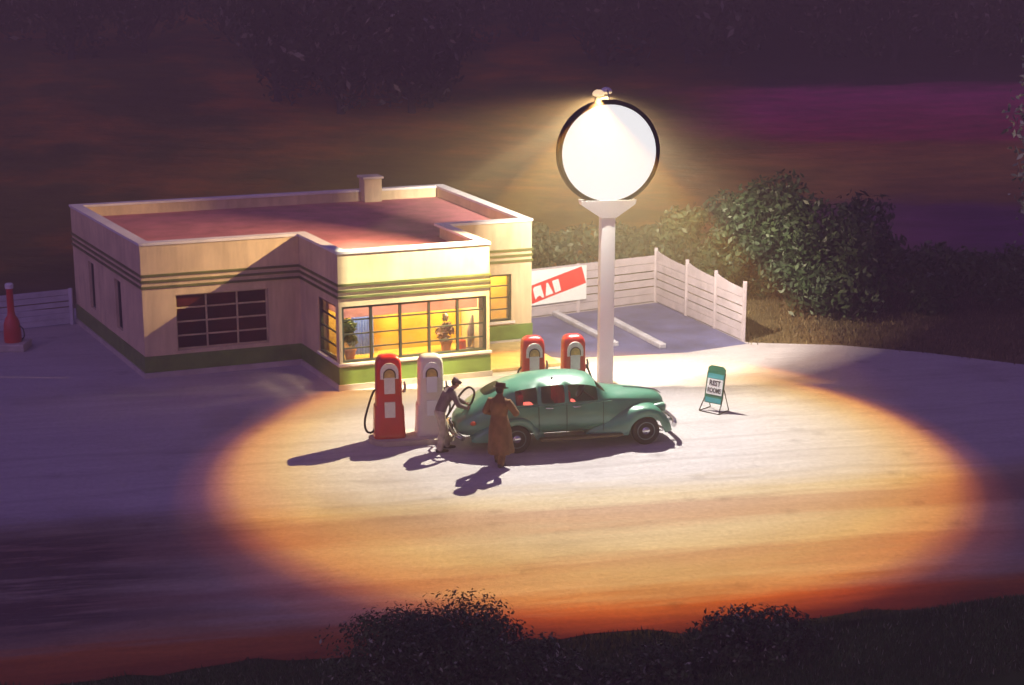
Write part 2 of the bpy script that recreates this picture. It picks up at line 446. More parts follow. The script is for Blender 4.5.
# ------------------------------------------------------------------ the filling station building
O = V((-9.78, 41.4, 0)); UL = 11.13
uu = V((10.35, 4.1, 0)).normalized()
vL, vR = V((-.472, .881, 0)), V((-.374, .927, 0))
def W(p):
    a, b, z = p
    v = vL.lerp(vR, max(-.2, min(1.2, a/UL)))
    return uu*a + v*b + V((0, 0, z))
st = thing('service_station', 'cream flat roofed service station with glazed bay and green bands', 'building', O)
HT, D = 3.6, 7.7
def walls(name, segs, m=None):
    w = MB(W)
    for (ax, f0, f1, l0, l1, ops, z1) in segs:
        cuts = sorted({l0, l1, *[c for o in ops for c in o[:2]]})
        for c0, c1 in zip(cuts, cuts[1:]):
            op = [o for o in ops if o[0] <= c0 + 1e-6 and o[1] >= c1 - 1e-6]
            zs = [(0, z1)] if not op else [(0, op[0][2]), (op[0][3], z1)]
            for z0, zz in zs:
                if ax == 'a': w.box(c0, c1, f0, f1, z0, zz)
                else: w.box(f0, f1, c0, c1, z0, zz)
    return w.build(name, m or M['stucco'], st)
T = .25
BA0, BA1, BB = 4.27, 8.55, -3.1
WZ0, WZ1 = .72, 2.22
GA = (.87, 3.38)
walls('front_wall', [('a', 0, T, 0, BA0, [(GA[0], GA[1], .70, 2.22)], HT), ('a', 0, T, BA1, UL, [(9.2, 10.5, WZ0, 2.10)], HT),
                     ('a', 0.002, T, BA0, BA1, [(BA0, BA1, .0, 2.9)], HT-.52)])
walls('bay_wall', [('a', BB, BB+.22, BA0, BA1, [(BA0+.09, BA1-.09, WZ0, WZ1)], HT), ('b', BA0, BA0+.22, BB+.22, 0, [(BB+.22, -1.5, WZ0, WZ1)], HT),
                   ('b', BA1-.22, BA1, BB+.22, 0, [], HT)])
walls('side_wall', [('b', 0, T, T, D, [(2.2, 2.85, .85, 2.25), (5.2, 5.85, .85, 2.25)], HT)])
walls('side_wall', [('b', UL-T, UL, T, D, [], HT)])
walls('back_wall', [('a', D-T, D, T, UL-T, [], HT)])
r = MB(W); r.box(T, UL-T, T, D-T, 3.1, 3.3); r.box(BA0+.22, BA1-.22, BB+.22, T, 3.1, 3.297); roof = r.build('roof', M['roof'], st)
# chimney on the back parapet
c = MB(W); c.box(8.45, 9.0, 7.05, 7.6, 3.303, 4.05, bevel=.02); ch = c.build('chimney', M['stucco'], roof)
c = MB(W); c.box(8.40, 9.05, 7.0, 7.65, 4.05, 4.13, bevel=.015); c.build('chimney_cap', M['plinth'], roof)
# coping round the parapet
c = MB(W); o_ = .03; z0, z1 = HT, HT+.07
c.box(-o_, BA0-o_, -o_, T+.03, z0, z1); c.box(BA0-o_, BA0+T+.03, BB-o_, T+.03, z0, z1); c.box(BA0+T+.03, BA1-T-.03, BB-o_, BB+T+.03, z0, z1)
c.box(BA1-T-.03, BA1+o_, BB-o_, T+.03, z0, z1); c.box(BA1+o_, UL+o_, -o_, T+.03, z0, z1)
c.box(-o_, T+.03, T+.03, D+o_, z0, z1); c.box(UL-T-.03, UL+o_, T+.03, D+o_, z0, z1); c.box(T+.03, UL-T-.03, D-T-.03, D+o_, z0, z1)
c.build('coping', M['coping'], st)
# three raised green bands
def band(name, z0, z1, p, m, holes=False):
    b = MB(W)
    b.box(-p, BA0-p, -p, 0, z0, z1); b.box(BA0-p, BA0, BB-p, 0, z0, z1); b.box(BA0, BA1+p, BB-p, BB, z0, z1)
    b.box(BA1, BA1+p, BB, -p, z0, z1); b.box(BA1, UL+p, -p, 0, z0, z1); b.box(-p, 0, 0, D, z0, z1); b.box(UL, UL+p, 0, D, z0, z1)
    return b.build(name, m, st)
for zz in (2.44, 2.60, 2.76): band('green_band', zz, zz+.06, .035, M['bandgreen'])
band('base_band', .16, .60, .025, M['green'])
band('plinth', 0, .155, .06, M['plinth'])
# display windows
def window(name, ax, fixed, l0, l1, z0, z1, nb, nr, fr=.05, frm='mullion', pane='glass', depth=.10, bar=.018, back=None, vfirst=None):
    def bx(b, a0, a1, d0, d1, zz0, zz1):
        if ax == 'a': b.box(a0, a1, fixed+d0, fixed+d1, zz0, zz1)
        else: b.box(fixed+d0, fixed+d1, a0, a1, zz0, zz1)
    f = MB(W)
    bx(f, l0, l1, 0, depth, z0, z0+fr); bx(f, l0, l1, 0, depth, z1-fr, z1)
    cuts = [l0 + (l1-l0)*i/nb for i in range(nb+1)]
    for i, cx in enumerate(cuts):
        a0, a1 = (cx, cx+fr) if i == 0 else ((cx-fr, cx) if i == nb else (cx-fr/2, cx+fr/2))
        bx(f, a0, a1, 0.002, depth-.002, z0+fr, z1-fr)
    fo = f.build('window', M[frm], st)
    g_ = MB(W)
    for j in range(1, nr):
        zc = z0 + (z1-z0)*j/nr
        bx(g_, l0+fr, l1-fr, .022, .022+.04, zc-bar, zc+bar)
    if nr > 1: g_.build('glazing_bar', M[frm], fo)
    for i in range(nb):
        p = MB(W); bx(p, cuts[i]+fr*.5, cuts[i+1]-fr*.5, .040, .044, z0+fr*.6, z1-fr*.6); p.build('pane', M[pane], fo)
    return fo
window('w', 'a', BB+.03, BA0+.09, BA1-.09, WZ0, WZ1, 5, 4, .06)
window('w', 'b', BA0+.03, BB+.22, -1.5, WZ0, WZ1, 1, 4, .05)
window('w', 'a', .05, 9.2, 10.5, WZ0, 2.10, 2, 4, .06)
window('w', 'a', .08, GA[0], GA[1], .70, 2.22, 3, 4, .045, 'bar', 'maroon', .08, .022)
for b0, b1 in ((2.2, 2.85), (5.2, 5.85)): window('w', 'b', .08, b0, b1, .85, 2.25, 1, 1, .05, 'mullion', 'slitglass')
s_ = MB(W); s_.box(BA0-.05, BA1+.05, BB-.06, BB, .655, .715); s_.box(BA0-.05, BA0, BB, -1.45, .655, .715); s_.build('window_sill', M['coping'], st)
s_ = MB(W); s_.box(9.1, 10.6, -.05, 0, .655, .715); s_.build('window_sill', M['coping'], st)
# the shop inside
i_ = MB(W); i_.box(BA0+.24, UL-.3, BB+.24, 2.7, .02, .10); i_.build('shop_floor', M['intfloor'], st)
i_ = MB(W); i_.box(BA0+.02, UL-T-.002, 2.7, 2.82, .1, 3.098); i_.box(BA0+.02, BA0+.14, T+.002, 2.7, .1, 3.098); i_.build('shop_partition', M['wallyellow'], st)
i_ = MB(W); i_.box(BA0+.24, UL-T-.01, T+.01, 2.69, 3.02, 3.09); i_.box(BA0+.24, BA1-.24, BB+.24, T, 3.02, 3.09); i_.build('shop_ceiling', M['ceiling'], st)
i_ = MB(W); i_.box(BA0+.24, BA1-.24, BB+.28, BB+.285, 1.86, 2.3); i_.build('roller_blind', M['shade'], st)
i_ = MB(W); i_.box(BA0+.26, BA0+.28, BB+.32, -1.4, 1.86, 2.3); i_.build('roller_blind', M['shade'], st)
i_ = MB(W); i_.box(BA0+.24, BA1-.24, -1.62, -1.56, .1, 3.018); i_.build('display_back', M['wallyellow'], st)
i_ = MB(W); i_.box(BA1-.2, UL-.3, 1.2, 1.26, .1, 3.018); i_.build('display_back', M['wallyellow'], st)
lamps_in = [O + W(p) for p in ((5.2, -2.30, 2.78), (7.6, -2.30, 2.78), (9.9, .75, 2.7))]
for lc in lamps_in:
    bl = MB(); bl.ball((0, 0, 0), .13); gl = bl.build('ceiling_globe', M['bulb'], st, 40); gl.location = lc - O
# things seen through the glass
def leafball(mb, n, rad, size, cen=(0, 0, 0), clumps=14, squash=.8, up=0.0, rnd=random):
    cl = []
    for _ in range(clumps):
        d = V((rnd.gauss(0, 1), rnd.gauss(0, 1), rnd.gauss(0, 1))).normalized() * (rnd.random()**.5) * .78
        cl.append((d, rnd.uniform(.22, .42)))
    for _ in range(n):
        d, cr = rnd.choice(cl)
        e = V((rnd.gauss(0, 1), rnd.gauss(0, 1), rnd.gauss(0, 1))).normalized() * cr * (rnd.random()**.35)
        p = d + e
        p = V((p.x*rad[0], p.y*rad[1], p.z*rad[2])) + V(cen)
        nrm = (e.normalized() + V((rnd.gauss(0, .5), rnd.gauss(0, .5), rnd.gauss(0, .5) + up))).normalized()
        a = nrm.cross(V((rnd.gauss(0, 1), rnd.gauss(0, 1), rnd.gauss(0, 1)))).normalized(); b = nrm.cross(a)
        s = size * rnd.uniform(.6, 1.3)
        mb.face([mb.vert(p - a*s), mb.vert(p - b*s*.45 + a*s*.1), mb.vert(p + a*s), mb.vert(p + b*s*.45 + a*s*.1)])
def potted(loc, label, lm, rad, n):
    t = thing('potted_plant', label, 'plant', loc)
    p = MB(); p.lathe([(.11, 0), (.16, .25), (.18, .26), (.18, .30), (.14, .30)], 16); p.build('pot', M['terracotta'], t, 40)
    f = MB(); leafball(f, n, rad, .085, (0, 0, .30 + rad[2]*.85), 10)
    f.tube([(0, 0, .28), (0, 0, .30+rad[2])], .015, 6); f.build('foliage', M[lm], t, recalc=False)
shelf_z = .10
i_ = MB(W); i_.box(BA0+.26, BA1-.26, BB+.32, BB+1.46, .12, .62, bevel=.02); i_.build('display_ledge', M['wallyellow'], st)
potted(O + W((4.80, BB+.68, .625)), 'bushy green pot plant behind the left end of the bay window', 'leaf_pot', (.46, .28, .56), 650)
potted(O + W((7.55, BB+.68, .625)), 'flowering pot plant behind the right half of the bay window', 'leaf_flower', (.34, .26, .46), 420)
cu = MB(W)
ring = []
for k in range(25):
    a = 5.05 + .62*k/24; ring.append((a, BB+1.18 + .04*math.sin(k*1.9)))
for (a0, b0), (a1, b1) in zip(ring, ring[1:]):
    cu.face([cu.vert((a0, b0, .12)), cu.vert((a1, b1, .12)), cu.vert((a1, b1, 2.0)), cu.vert((a0, b0, 2.0))])
bmesh.ops.remove_doubles(cu.bm, verts=cu.bm.verts, dist=.001)
cur = cu.build('curtain', M['curtain'], None, 60, solid=.02); cur.location = O
tag(cur, 'blue drape hanging inside the bay window behind the leafy pot plant', 'curtain')
tn = thing('oil_can', 'red tin can on the window ledge at the right end of the bay', 'can', O + W((7.98, BB+.62, .625)))
p = MB(); p.lathe([(.12, 0), (.12, .26), (.10, .29), (.03, .31), (.03, .34)], 18); p.build('can_body', M['toyred'], tn, 40)
p = MB(); p.lathe([(.035, .34), (.035, .37)], 12); p.build('cap', M['tingrey'], tn, 40)
br = thing('display_figure', 'tall grey display stand leaning in the right end of the bay window', 'display stand', O + W((8.22, BB+.66, .625)))
p = MB(); p.lathe([(.13, 0), (.13, .03), (.03, .06), (.03, .12)], 18); p.build('base', M['tingrey'], br, 40)
p = MB(); p.tube([(0, 0, .1), (.04, .01, .5), (.10, .02, .95)], [.05, .10, .035], 12); p.build('post', M['tingrey'], br, 40)

# ------------------------------------------------------------------ fences
def fence(name, label, pts, h, panels_scallop, start_post=True, fm='fence'):
    """board fence along pts (world xy); every board with gaps, posts between"""
    t = thing(name, label, 'fence', (pts[0][0], pts[0][1], 0))
    O0 = V((pts[0][0], pts[0][1], 0))
    for i, (p, q) in enumerate(zip(pts, pts[1:])):
        P, Q = V((*p, 0)) - O0, V((*q, 0)) - O0
        d = (Q - P); ln = d.length; d.normalize(); n = V((d.y, -d.x, 0))
        nb = 6; bh = h/nb
        b = MB()
        for j in range(nb):
            z0 = .05 + j*bh; z1 = z0 + bh - (.040 if j in (1, 2, 3) else .014)
            if j < nb-1:
                Mx = Matrix((( d.x, n.x, 0, P.x), (d.y, n.y, 0, P.y), (0, 0, 1, 0), (0, 0, 0, 1)))
                b.box(.06, ln-.06, -.02, .02, z0, z1, Mx)
            else:
                K = 14; top = []
                for k in range(K+1):
                    u = k/K
                    zz = z1 + (.16*(1-u)**2.2*1.0 + .02*u if panels_scallop[i] else 0)
                    top.append((.06 + (ln-.12)*u, zz))
                out = [(.06, z0), (ln-.06, z0)] + top[::-1]
                b.prism(out, -.02, .02, lambda u, v, dd: P + d*u + n*dd + V((0, 0, v)))
        b.build('panel', M[fm], t)
    ends = list(range(len(pts))) if start_post else list(range(1, len(pts)))
    for i in ends:
        p = V((*pts[i], 0)) - O0
        b = MB(); hh = h + (.28 if (i > 0 and panels_scallop[min(i, len(panels_scallop)-1)] or i > 0 and panels_scallop[i-1]) else .06)
        b.box(p.x-.055, p.x+.055, p.y-.055, p.y+.055, 0, hh, bevel=.012)
        b.build('post', M[fm], t)
    return t
fence('board_fence', 'white board fence with scalloped top panels closing the yard behind the pole',
      [(-.62, 48.05), (2.1, 49.65), (4.68, 51.18), (5.47, 49.1), (6.15, 47.32), (6.78, 45.65)], 1.52, [0, 0, 1, 1, 1])
fence('board_fence', 'low bluish board fence running left from the dark side of the building', [(-22.0, 40.3), (-18.8, 44.2), (-15.6, 46.7), (-13.5, 47.9)], 1.08, [0, 0, 0], True, 'fence_lightened')
# banner on the fence
P = V((-.62, 48.05, 0)); Q = V((2.1, 49.65, 0)); d = (Q-P).normalized(); n = V((d.y, -d.x, 0))
bn = thing('banner', 'white banner with a tilted red block reading MAI on the fence by the building', 'banner', P + n*.065)
def bmap(u, v, dd): return d*u + n*dd + V((0, 0, v))
def px2uv(x, y):   # banner artwork laid out on a 960 x 685 sketch
    return (1.36 + (x-60)/790*2.05, .42 + (600-y)/470*1.08)
b = MB(); b.prism([px2uv(60, 600), px2uv(848, 600), px2uv(848, 125), px2uv(60, 125)], 0, .02, bmap); b.build('banner_cloth', M['bannerwhite'], bn)
b = MB(); b.prism([px2uv(70, 575), px2uv(840, 372), px2uv(775, 135), px2uv(60, 322)], .02, .027, bmap); b.build('red_block', M['bannerred'], bn)
for poly in ([(82, 375), (100, 345), (190, 328), (240, 500), (212, 505), (180, 470), (142, 490), (125, 520), (112, 505)],
             [(270, 312), (290, 306), (372, 462), (262, 492)], [(350, 290), (440, 270), (480, 435), (396, 458)]):
    b = MB(); b.prism([px2uv(*p) for p in reversed(poly)], .027, .034, bmap); b.build('letter', M['bannerwhite'], bn)

# low concrete kerb rails in the yard
def kerb(pts, label):
    P, Q = V((*pts[0], 0)), V((*pts[1], 0)); d = Q - P; ln = d.length
    t = thing('concrete_rail', label, 'kerb', P, math.atan2(d.y, d.x), 'concrete rails in the yard')
    b = MB(); b.box(0, ln, -.11, .11, 0, .15, bevel=.03); b.build('rail', M['kerb'], t)
    b = MB(); b.box(-.12, 0, -.16, .16, 0, .19, bevel=.03); b.build('end_block', M['kerb'], t)
kerb([(1.35, 49.2), (3.0, 45.0)], 'low concrete rail in the yard left of the white pole')
kerb([(2.95, 48.6), (4.35, 44.75)], 'low concrete rail in the yard right of the white pole')

# ------------------------------------------------------------------ sign on its pole, with two floodlights
PX, PY = 2.43, 40.46
sg = thing('pole_sign', 'tall white pole carrying a big blank lit disc with dark rim', 'sign', (PX, PY, 0))
nn = V((.19, -.98, 0)).normalized(); rr_ = V((-nn.y, nn.x, 0)); rr_ = rr_ if rr_.x > 0 else -rr_
DC = V((0, 0, 6.17))
Mf = Matrix(((rr_.x, -nn.x, 0, 0), (rr_.y, -nn.y, 0, 0), (0, 0, 1, 0), (0, 0, 0, 1)))   # local x right, y away from viewer
b = MB(); b.box(-.19, .19, -.14, .14, .12, 4.52, Mf, .03); b.build('pole', M['white'], sg, 30)
b = MB(); b.box(-.36, .36, -.30, .30, 0, .12, Mf, .03); b.build('base', M['island'], sg)
b = MB(); b.prism([(-.19, 4.52), (.19, 4.52), (.70, 4.86), (.72, 4.97), (-.72, 4.97), (-.70, 4.86)], -.17, .17, lambda u, v, dd: Mf @ V((u, dd, v)))
b.build('bracket', M['white'], sg)
Md = Matrix.Translation(DC) @ Mf @ Matrix.Rotation(R(90), 4, 'X')
b = MB(); b.lathe([(1.20, -.10), (1.30, -.13), (1.33, -.11), (1.33, .11), (1.30, .13), (1.20, .10)], 72, Md); rim = b.build('rim', M['dark'], sg, 40)
b = MB(); b.lathe([(1.215, .095), (1.215, .134), (1.20, .140), (0.0, .141)], 72, Md); b.build('disc_face', M['disc'], sg, 30)
b = MB(); b.lathe([(0.0, -.15), (1.2, -.125), (1.2, -.1)], 72, Md); b.build('disc_back', M['white'], sg, 30)
LA = DC + Mf @ V((-.36, -.36, 1.46))
LB = DC + Mf @ V((.02, .36, 1.46))
for nm, p in (('front', LA), ('rear', LB)):
    arm = MB(); q = DC + Mf @ V(((-.36 if nm == 'front' else .02), 0, 1.26))
    arm.tube([q, q.lerp(p, .3) + V((0, 0, .12)), p + V((0, 0, .16))], .022, 8)
    fl = arm.build('floodlight', M['metal'], sg, 40)
    b = MB(); b.lathe([(0, .13), (.06, .125), (.12, .09), (.15, .04), (.155, .02)], 20, Matrix.Translation(p + V((0, 0, .02)))); b.build('lamp_shade', M['lamp' if nm == 'front' else 'white'], fl, 50)
    b = MB(); b.lathe([(.15, .02), (.14, -.015), (.09, -.04), (0, -.05)], 20, Matrix.Translation(p + V((0, 0, .02)))); b.build('lamp_lens', M['lamp'], fl, 50)

# ------------------------------------------------------------------ pump islands and pumps
IA = R(11)
def island(loc, ln, label):
    t = thing('pump_island', label, 'island', loc, IA)
    K = 8
    def outl(l, w):
        pts = []
        for k in range(K+1):
            a = -math.pi/2 + math.pi*k/K; pts.append((l/2 - w/2 + math.cos(a)*w/2, math.sin(a)*w/2))
        for k in range(K+1):
            a = math.pi/2 + math.pi*k/K; pts.append((-l/2 + w/2 + math.cos(a)*w/2, math.sin(a)*w/2))
        return pts
    b = MB(); b.prism(outl(ln, .95), 0, .125, lambda u, v, dd: V((u, v, dd)))
    b.build('kerb', M['island'], t)
    b = MB(); b.prism(outl(ln-.14, .81), .125, .14, lambda u, v, dd: V((u, v, dd))); b.build('top_slab', M['plinth'], t)
    return t
i1 = V((-2.33, 35.83, 0)); i2 = V((1.0, 38.05, 0))
island(i1, 2.05, 'low concrete island under the red and cream pumps left of the car')
island(i2, 2.1, 'low concrete island under the pair of red pumps behind the car')
def arch(w, z0, zs, top=None, K=12):
    """rounded-top outline, from z0 up straight to zs then a half ellipse"""
    top = top if top is not None else w
    return [(-w, z0), (w, z0)] + [(w*math.cos(math.pi*k/K), zs + top*math.sin(math.pi*k/K)) for k in range(K+1)]
def pump(loc, label, body, pl, dialm, hose_pts, sc_=1.0, group=None, rz=None):
    t = thing('fuel_pump', label, 'fuel pump', loc, IA if rz is None else rz, group)
    t.scale = (sc_,)*3
    f = lambda u, v, dd: V((u, dd, v))
    # cabinet: sections up the height, rounded rectangle, narrowing to a rounded head
    b = MB(); rings = []
    prof = [(0, .36, .27), (.06, .37, .28), (.10, .36, .27), (.72, .335, .25), (.76, .30, .235), (1.45, .29, .225), (1.70, .285, .22), (1.80, .265, .205), (1.87, .22, .17), (1.91, .14, .11), (1.925, .05, .04)]
    for z, wx, wy in prof:
        ring = []
        for k in range(28):
            a = 2*math.pi*k/28; c_, s2 = math.cos(a), math.sin(a)
            e = .35
            ring.append(V((wx*math.copysign(abs(c_)**e, c_), wy*math.copysign(abs(s2)**e, s2), z)))
        rings.append(ring)
    b.rings(rings); b.build('cabinet', body, t, 35)
    # arched face plate with dial, sight glass and lower plate on the viewer's side
    b = MB(); b.prism(arch(.205, 1.40, 1.56, .21), -.26, -.215, f); b.build('face_plate', pl, t, 30)
    b = MB(); b.prism(arch(.142, 1.42, 1.50, .142), -.272, -.235, f); b.build('dial_surround', M['bark'], t, 30)
    b = MB(); b.prism(arch(.115, 1.44, 1.50, .115), -.282, -.262, f); b.build('dial', dialm, t, 30)
    b = MB(); b.prism([(-.12, 1.06), (.12, 1.06), (.12, 1.435), (-.12, 1.435)], -.282, -.215, f); b.build('price_plate', pl, t)
    b = MB(); b.prism([(-.12, .50), (.12, .50), (.12, .86), (-.12, .86)], -.265, -.22, f); b.build('lower_plate', pl, t)
    b = MB(); b.tube([(.33, 0, 1.02), (.37, -.02, 1.05), (.38, -.02, 1.15), (.36, -.02, 1.26)], [.03, .035, .03, .02], 8); b.build('nozzle_hook', M['metal'], t, 40)
    if hose_pts:
        b = MB(); b.tube(smooth_path(hose_pts), .026, 8); b.build('hose', M['rubber'], t, 60)
    return t
def smooth_path(pts, n=8):
    pts = [V(p) for p in pts]; out = []
    P = [pts[0]*2 - pts[1]] + pts + [pts[-1]*2 - pts[-2]]
    for i in range(1, len(P)-2):
        p0, p1, p2, p3 = P[i-1:i+3]
        for k in range(n):
            t = k/n
            out.append(.5*((2*p1) + (p2-p0)*t + (2*p0-5*p1+4*p2-p3)*t*t + (3*p1-p0-3*p2+p3)*t**3))
    out.append(pts[-1]); return out
loopL = [(-.29, -.05, 1.12), (-.36, -.06, 1.05), (-.47, -.08, .75), (-.56, -.10, .40), (-.53, -.10, .18), (-.42, -.08, .12), (-.33, -.04, .18)]
loopR = [(-x, y, z) for x, y, z in loopL]
pl1, pl2 = V((-2.86, 35.72, .14)), V((-1.90, 35.93, .14))
pump(pl1, 'red fuel pump with a looped hose at the left end of the near island', M['red'], M['pumpwhite'], M['dial'], loopL, 1.02)

# ------------------------------------------------------------------ the car
CARA = R(12.9)
car = thing('sedan_car', 'green rounded 1940s style sedan parked by the pumps', 'car', (1.42, 35.93, 0), CARA)
car.scale = (1.0, 1.0, 1.0)
# stations along the length: x, zlow, wlow, zmid, wmid, zbelt, wbelt, zwt, wwt, ztop
ST = [(-2.86, .40, .34, .50, .44, .60, .40, .66, .28, .69),
      (-2.66, .36, .52, .58, .64, .78, .56, .88, .42, .93),
      (-2.18, .34, .68, .66, .80, 1.00, .72, 1.17, .56, 1.26),
      (-1.76, .34, .74, .68, .84, 1.07, .77, 1.36, .61, 1.47),
      (-1.54, .34, .75, .68, .85, 1.09, .785, 1.42, .63, 1.55),
      (-1.04, .34, .76, .68, .86, 1.10, .80, 1.49, .655, 1.635),
      (-.95, .34, .76, .68, .86, 1.10, .80, 1.50, .66, 1.648),
      (-.40, .34, .76, .68, .86, 1.105, .80, 1.52, .665, 1.665),
      (-.31, .34, .76, .68, .86, 1.105, .80, 1.52, .665, 1.66),
      (.14, .34, .76, .68, .86, 1.11, .795, 1.49, .655, 1.63),
      (.38, .34, .75, .68, .85, 1.11, .785, 1.41, .63, 1.55),
      (.64, .34, .74, .68, .83, 1.11, .74, 1.23, .58, 1.28),
      (.76, .34, .72, .66, .78, 1.10, .66, 1.18, .50, 1.215),
      (1.20, .34, .64, .64, .66, 1.04, .58, 1.15, .42, 1.195),
      (1.65, .36, .54, .62, .55, .99, .49, 1.11, .36, 1.15),
      (2.02, .38, .42, .60, .43, .92, .38, 1.03, .28, 1.075),
      (2.17, .42, .26, .58, .28, .80, .24, .88, .18, .93)]
def car_ring(s):
    x, zl, wl, zm, wm, zb, wb, zt, wt, zp = s
    half = [(0, zl-.02), (wl, zl), (wm, zm), (wb*1.005, zb-.02), (wb, zb+.02), (wt, zt), (wt*.62, zp-.02), (0, zp)]
    pts = [(x, -w, z) for w, z in half] + [(x, w, z) for w, z in half[-2:0:-1]]
    return pts
SKIPW = [4, 6, 8, 9, 10]    # station intervals that carry a side window: quarter, rear door, front door
body = MB(); glass = MB(); ws = MB(); rw = MB()
vr = [[body.vert(p) for p in car_ring(s)] for s in ST]
nR = len(vr[0])
SEGW = (4, 9)          # ring segments between belt and window top, near and far side
def quad(mb, i, k):
    a, b_ = ST[i], ST[i+1]
    ra, rb = car_ring(a), car_ring(b_)
    j = (k+1) % nR
    return [ra[k], ra[j], rb[j], rb[k]]
def shared(mb, items):
    seen = {}
    def gv(p):
        key = tuple(round(c, 4) for c in p)
        if key not in seen: seen[key] = mb.vert(p)
        return seen[key]
    for q in items: mb.face([gv(p) for p in q])
gq, wq, rq = [], [], []
for i in range(len(ST)-1):
    for k in range(nR):
        j = (k+1) % nR
        if i in (4, 6, 8, 9) and k in SEGW: gq.append(quad(None, i, k)); continue
        if i == 10 and k in (5, 6, 7, 8): wq.append(quad(None, i, k)); continue
        if i == 2 and k in (6, 7): rq.append(quad(None, i, k)); continue
        body.face([vr[i][k], vr[i][j], vr[i+1][j], vr[i+1][k]])
body.face(list(reversed(vr[0]))); body.face(vr[-1])
corners = []
for grp in ((4,), (6,), (8, 9)):
    for k in SEGW:
        for q, pick in ((quad(None, grp[0], k), (0, 1)), (quad(None, grp[-1], k), (2, 3))):
            corners += [q[pick[0]], q[pick[1]]]
body.crease(corners, .62)
bo = body.build('body', M['carpaint'], car, 60, subsurf=2)
for grp in ((4,), (6,), (8, 9)):
    for k in SEGW:
        gm = MB(); shared(gm, [quad(None, i, k) for i in grp]); gm.crease(corners, .62); gm.build('side_window', M['carglass'], car, 60, subsurf=2)
shared(ws, wq); ws.build('windscreen', M['carglass'], car, 60, subsurf=2)
shared(rw, rq); rw.build('rear_window', M['carglass'], car, 60, subsurf=2)
# interior
b = MB(); b.box(-.30, .20, -.66, .66, .42, .80, bevel=.05); b.box(-.38, -.22, -.66, .66, .80, 1.34, bevel=.06)
b.box(-1.32, -.85, -.62, .62, .42, .80, bevel=.05); b.box(-1.50, -1.32, -.62, .62, .80, 1.32, bevel=.06); b.build('seat', M['interior'], car, 40)
st_ = MB(); st_.lathe([(.18, -.012), (.2, 0), (.18, .012), (.165, 0), (.18, -.012)], 24, Matrix.Translation((.28, .36, 1.08)) @ Matrix.Rotation(R(-60), 4, 'Y'))
st_.tube([(.28, .36, 1.08), (.6, .36, .85)], .015, 6); st_.build('steering_wheel', M['rubber'], car, 60)
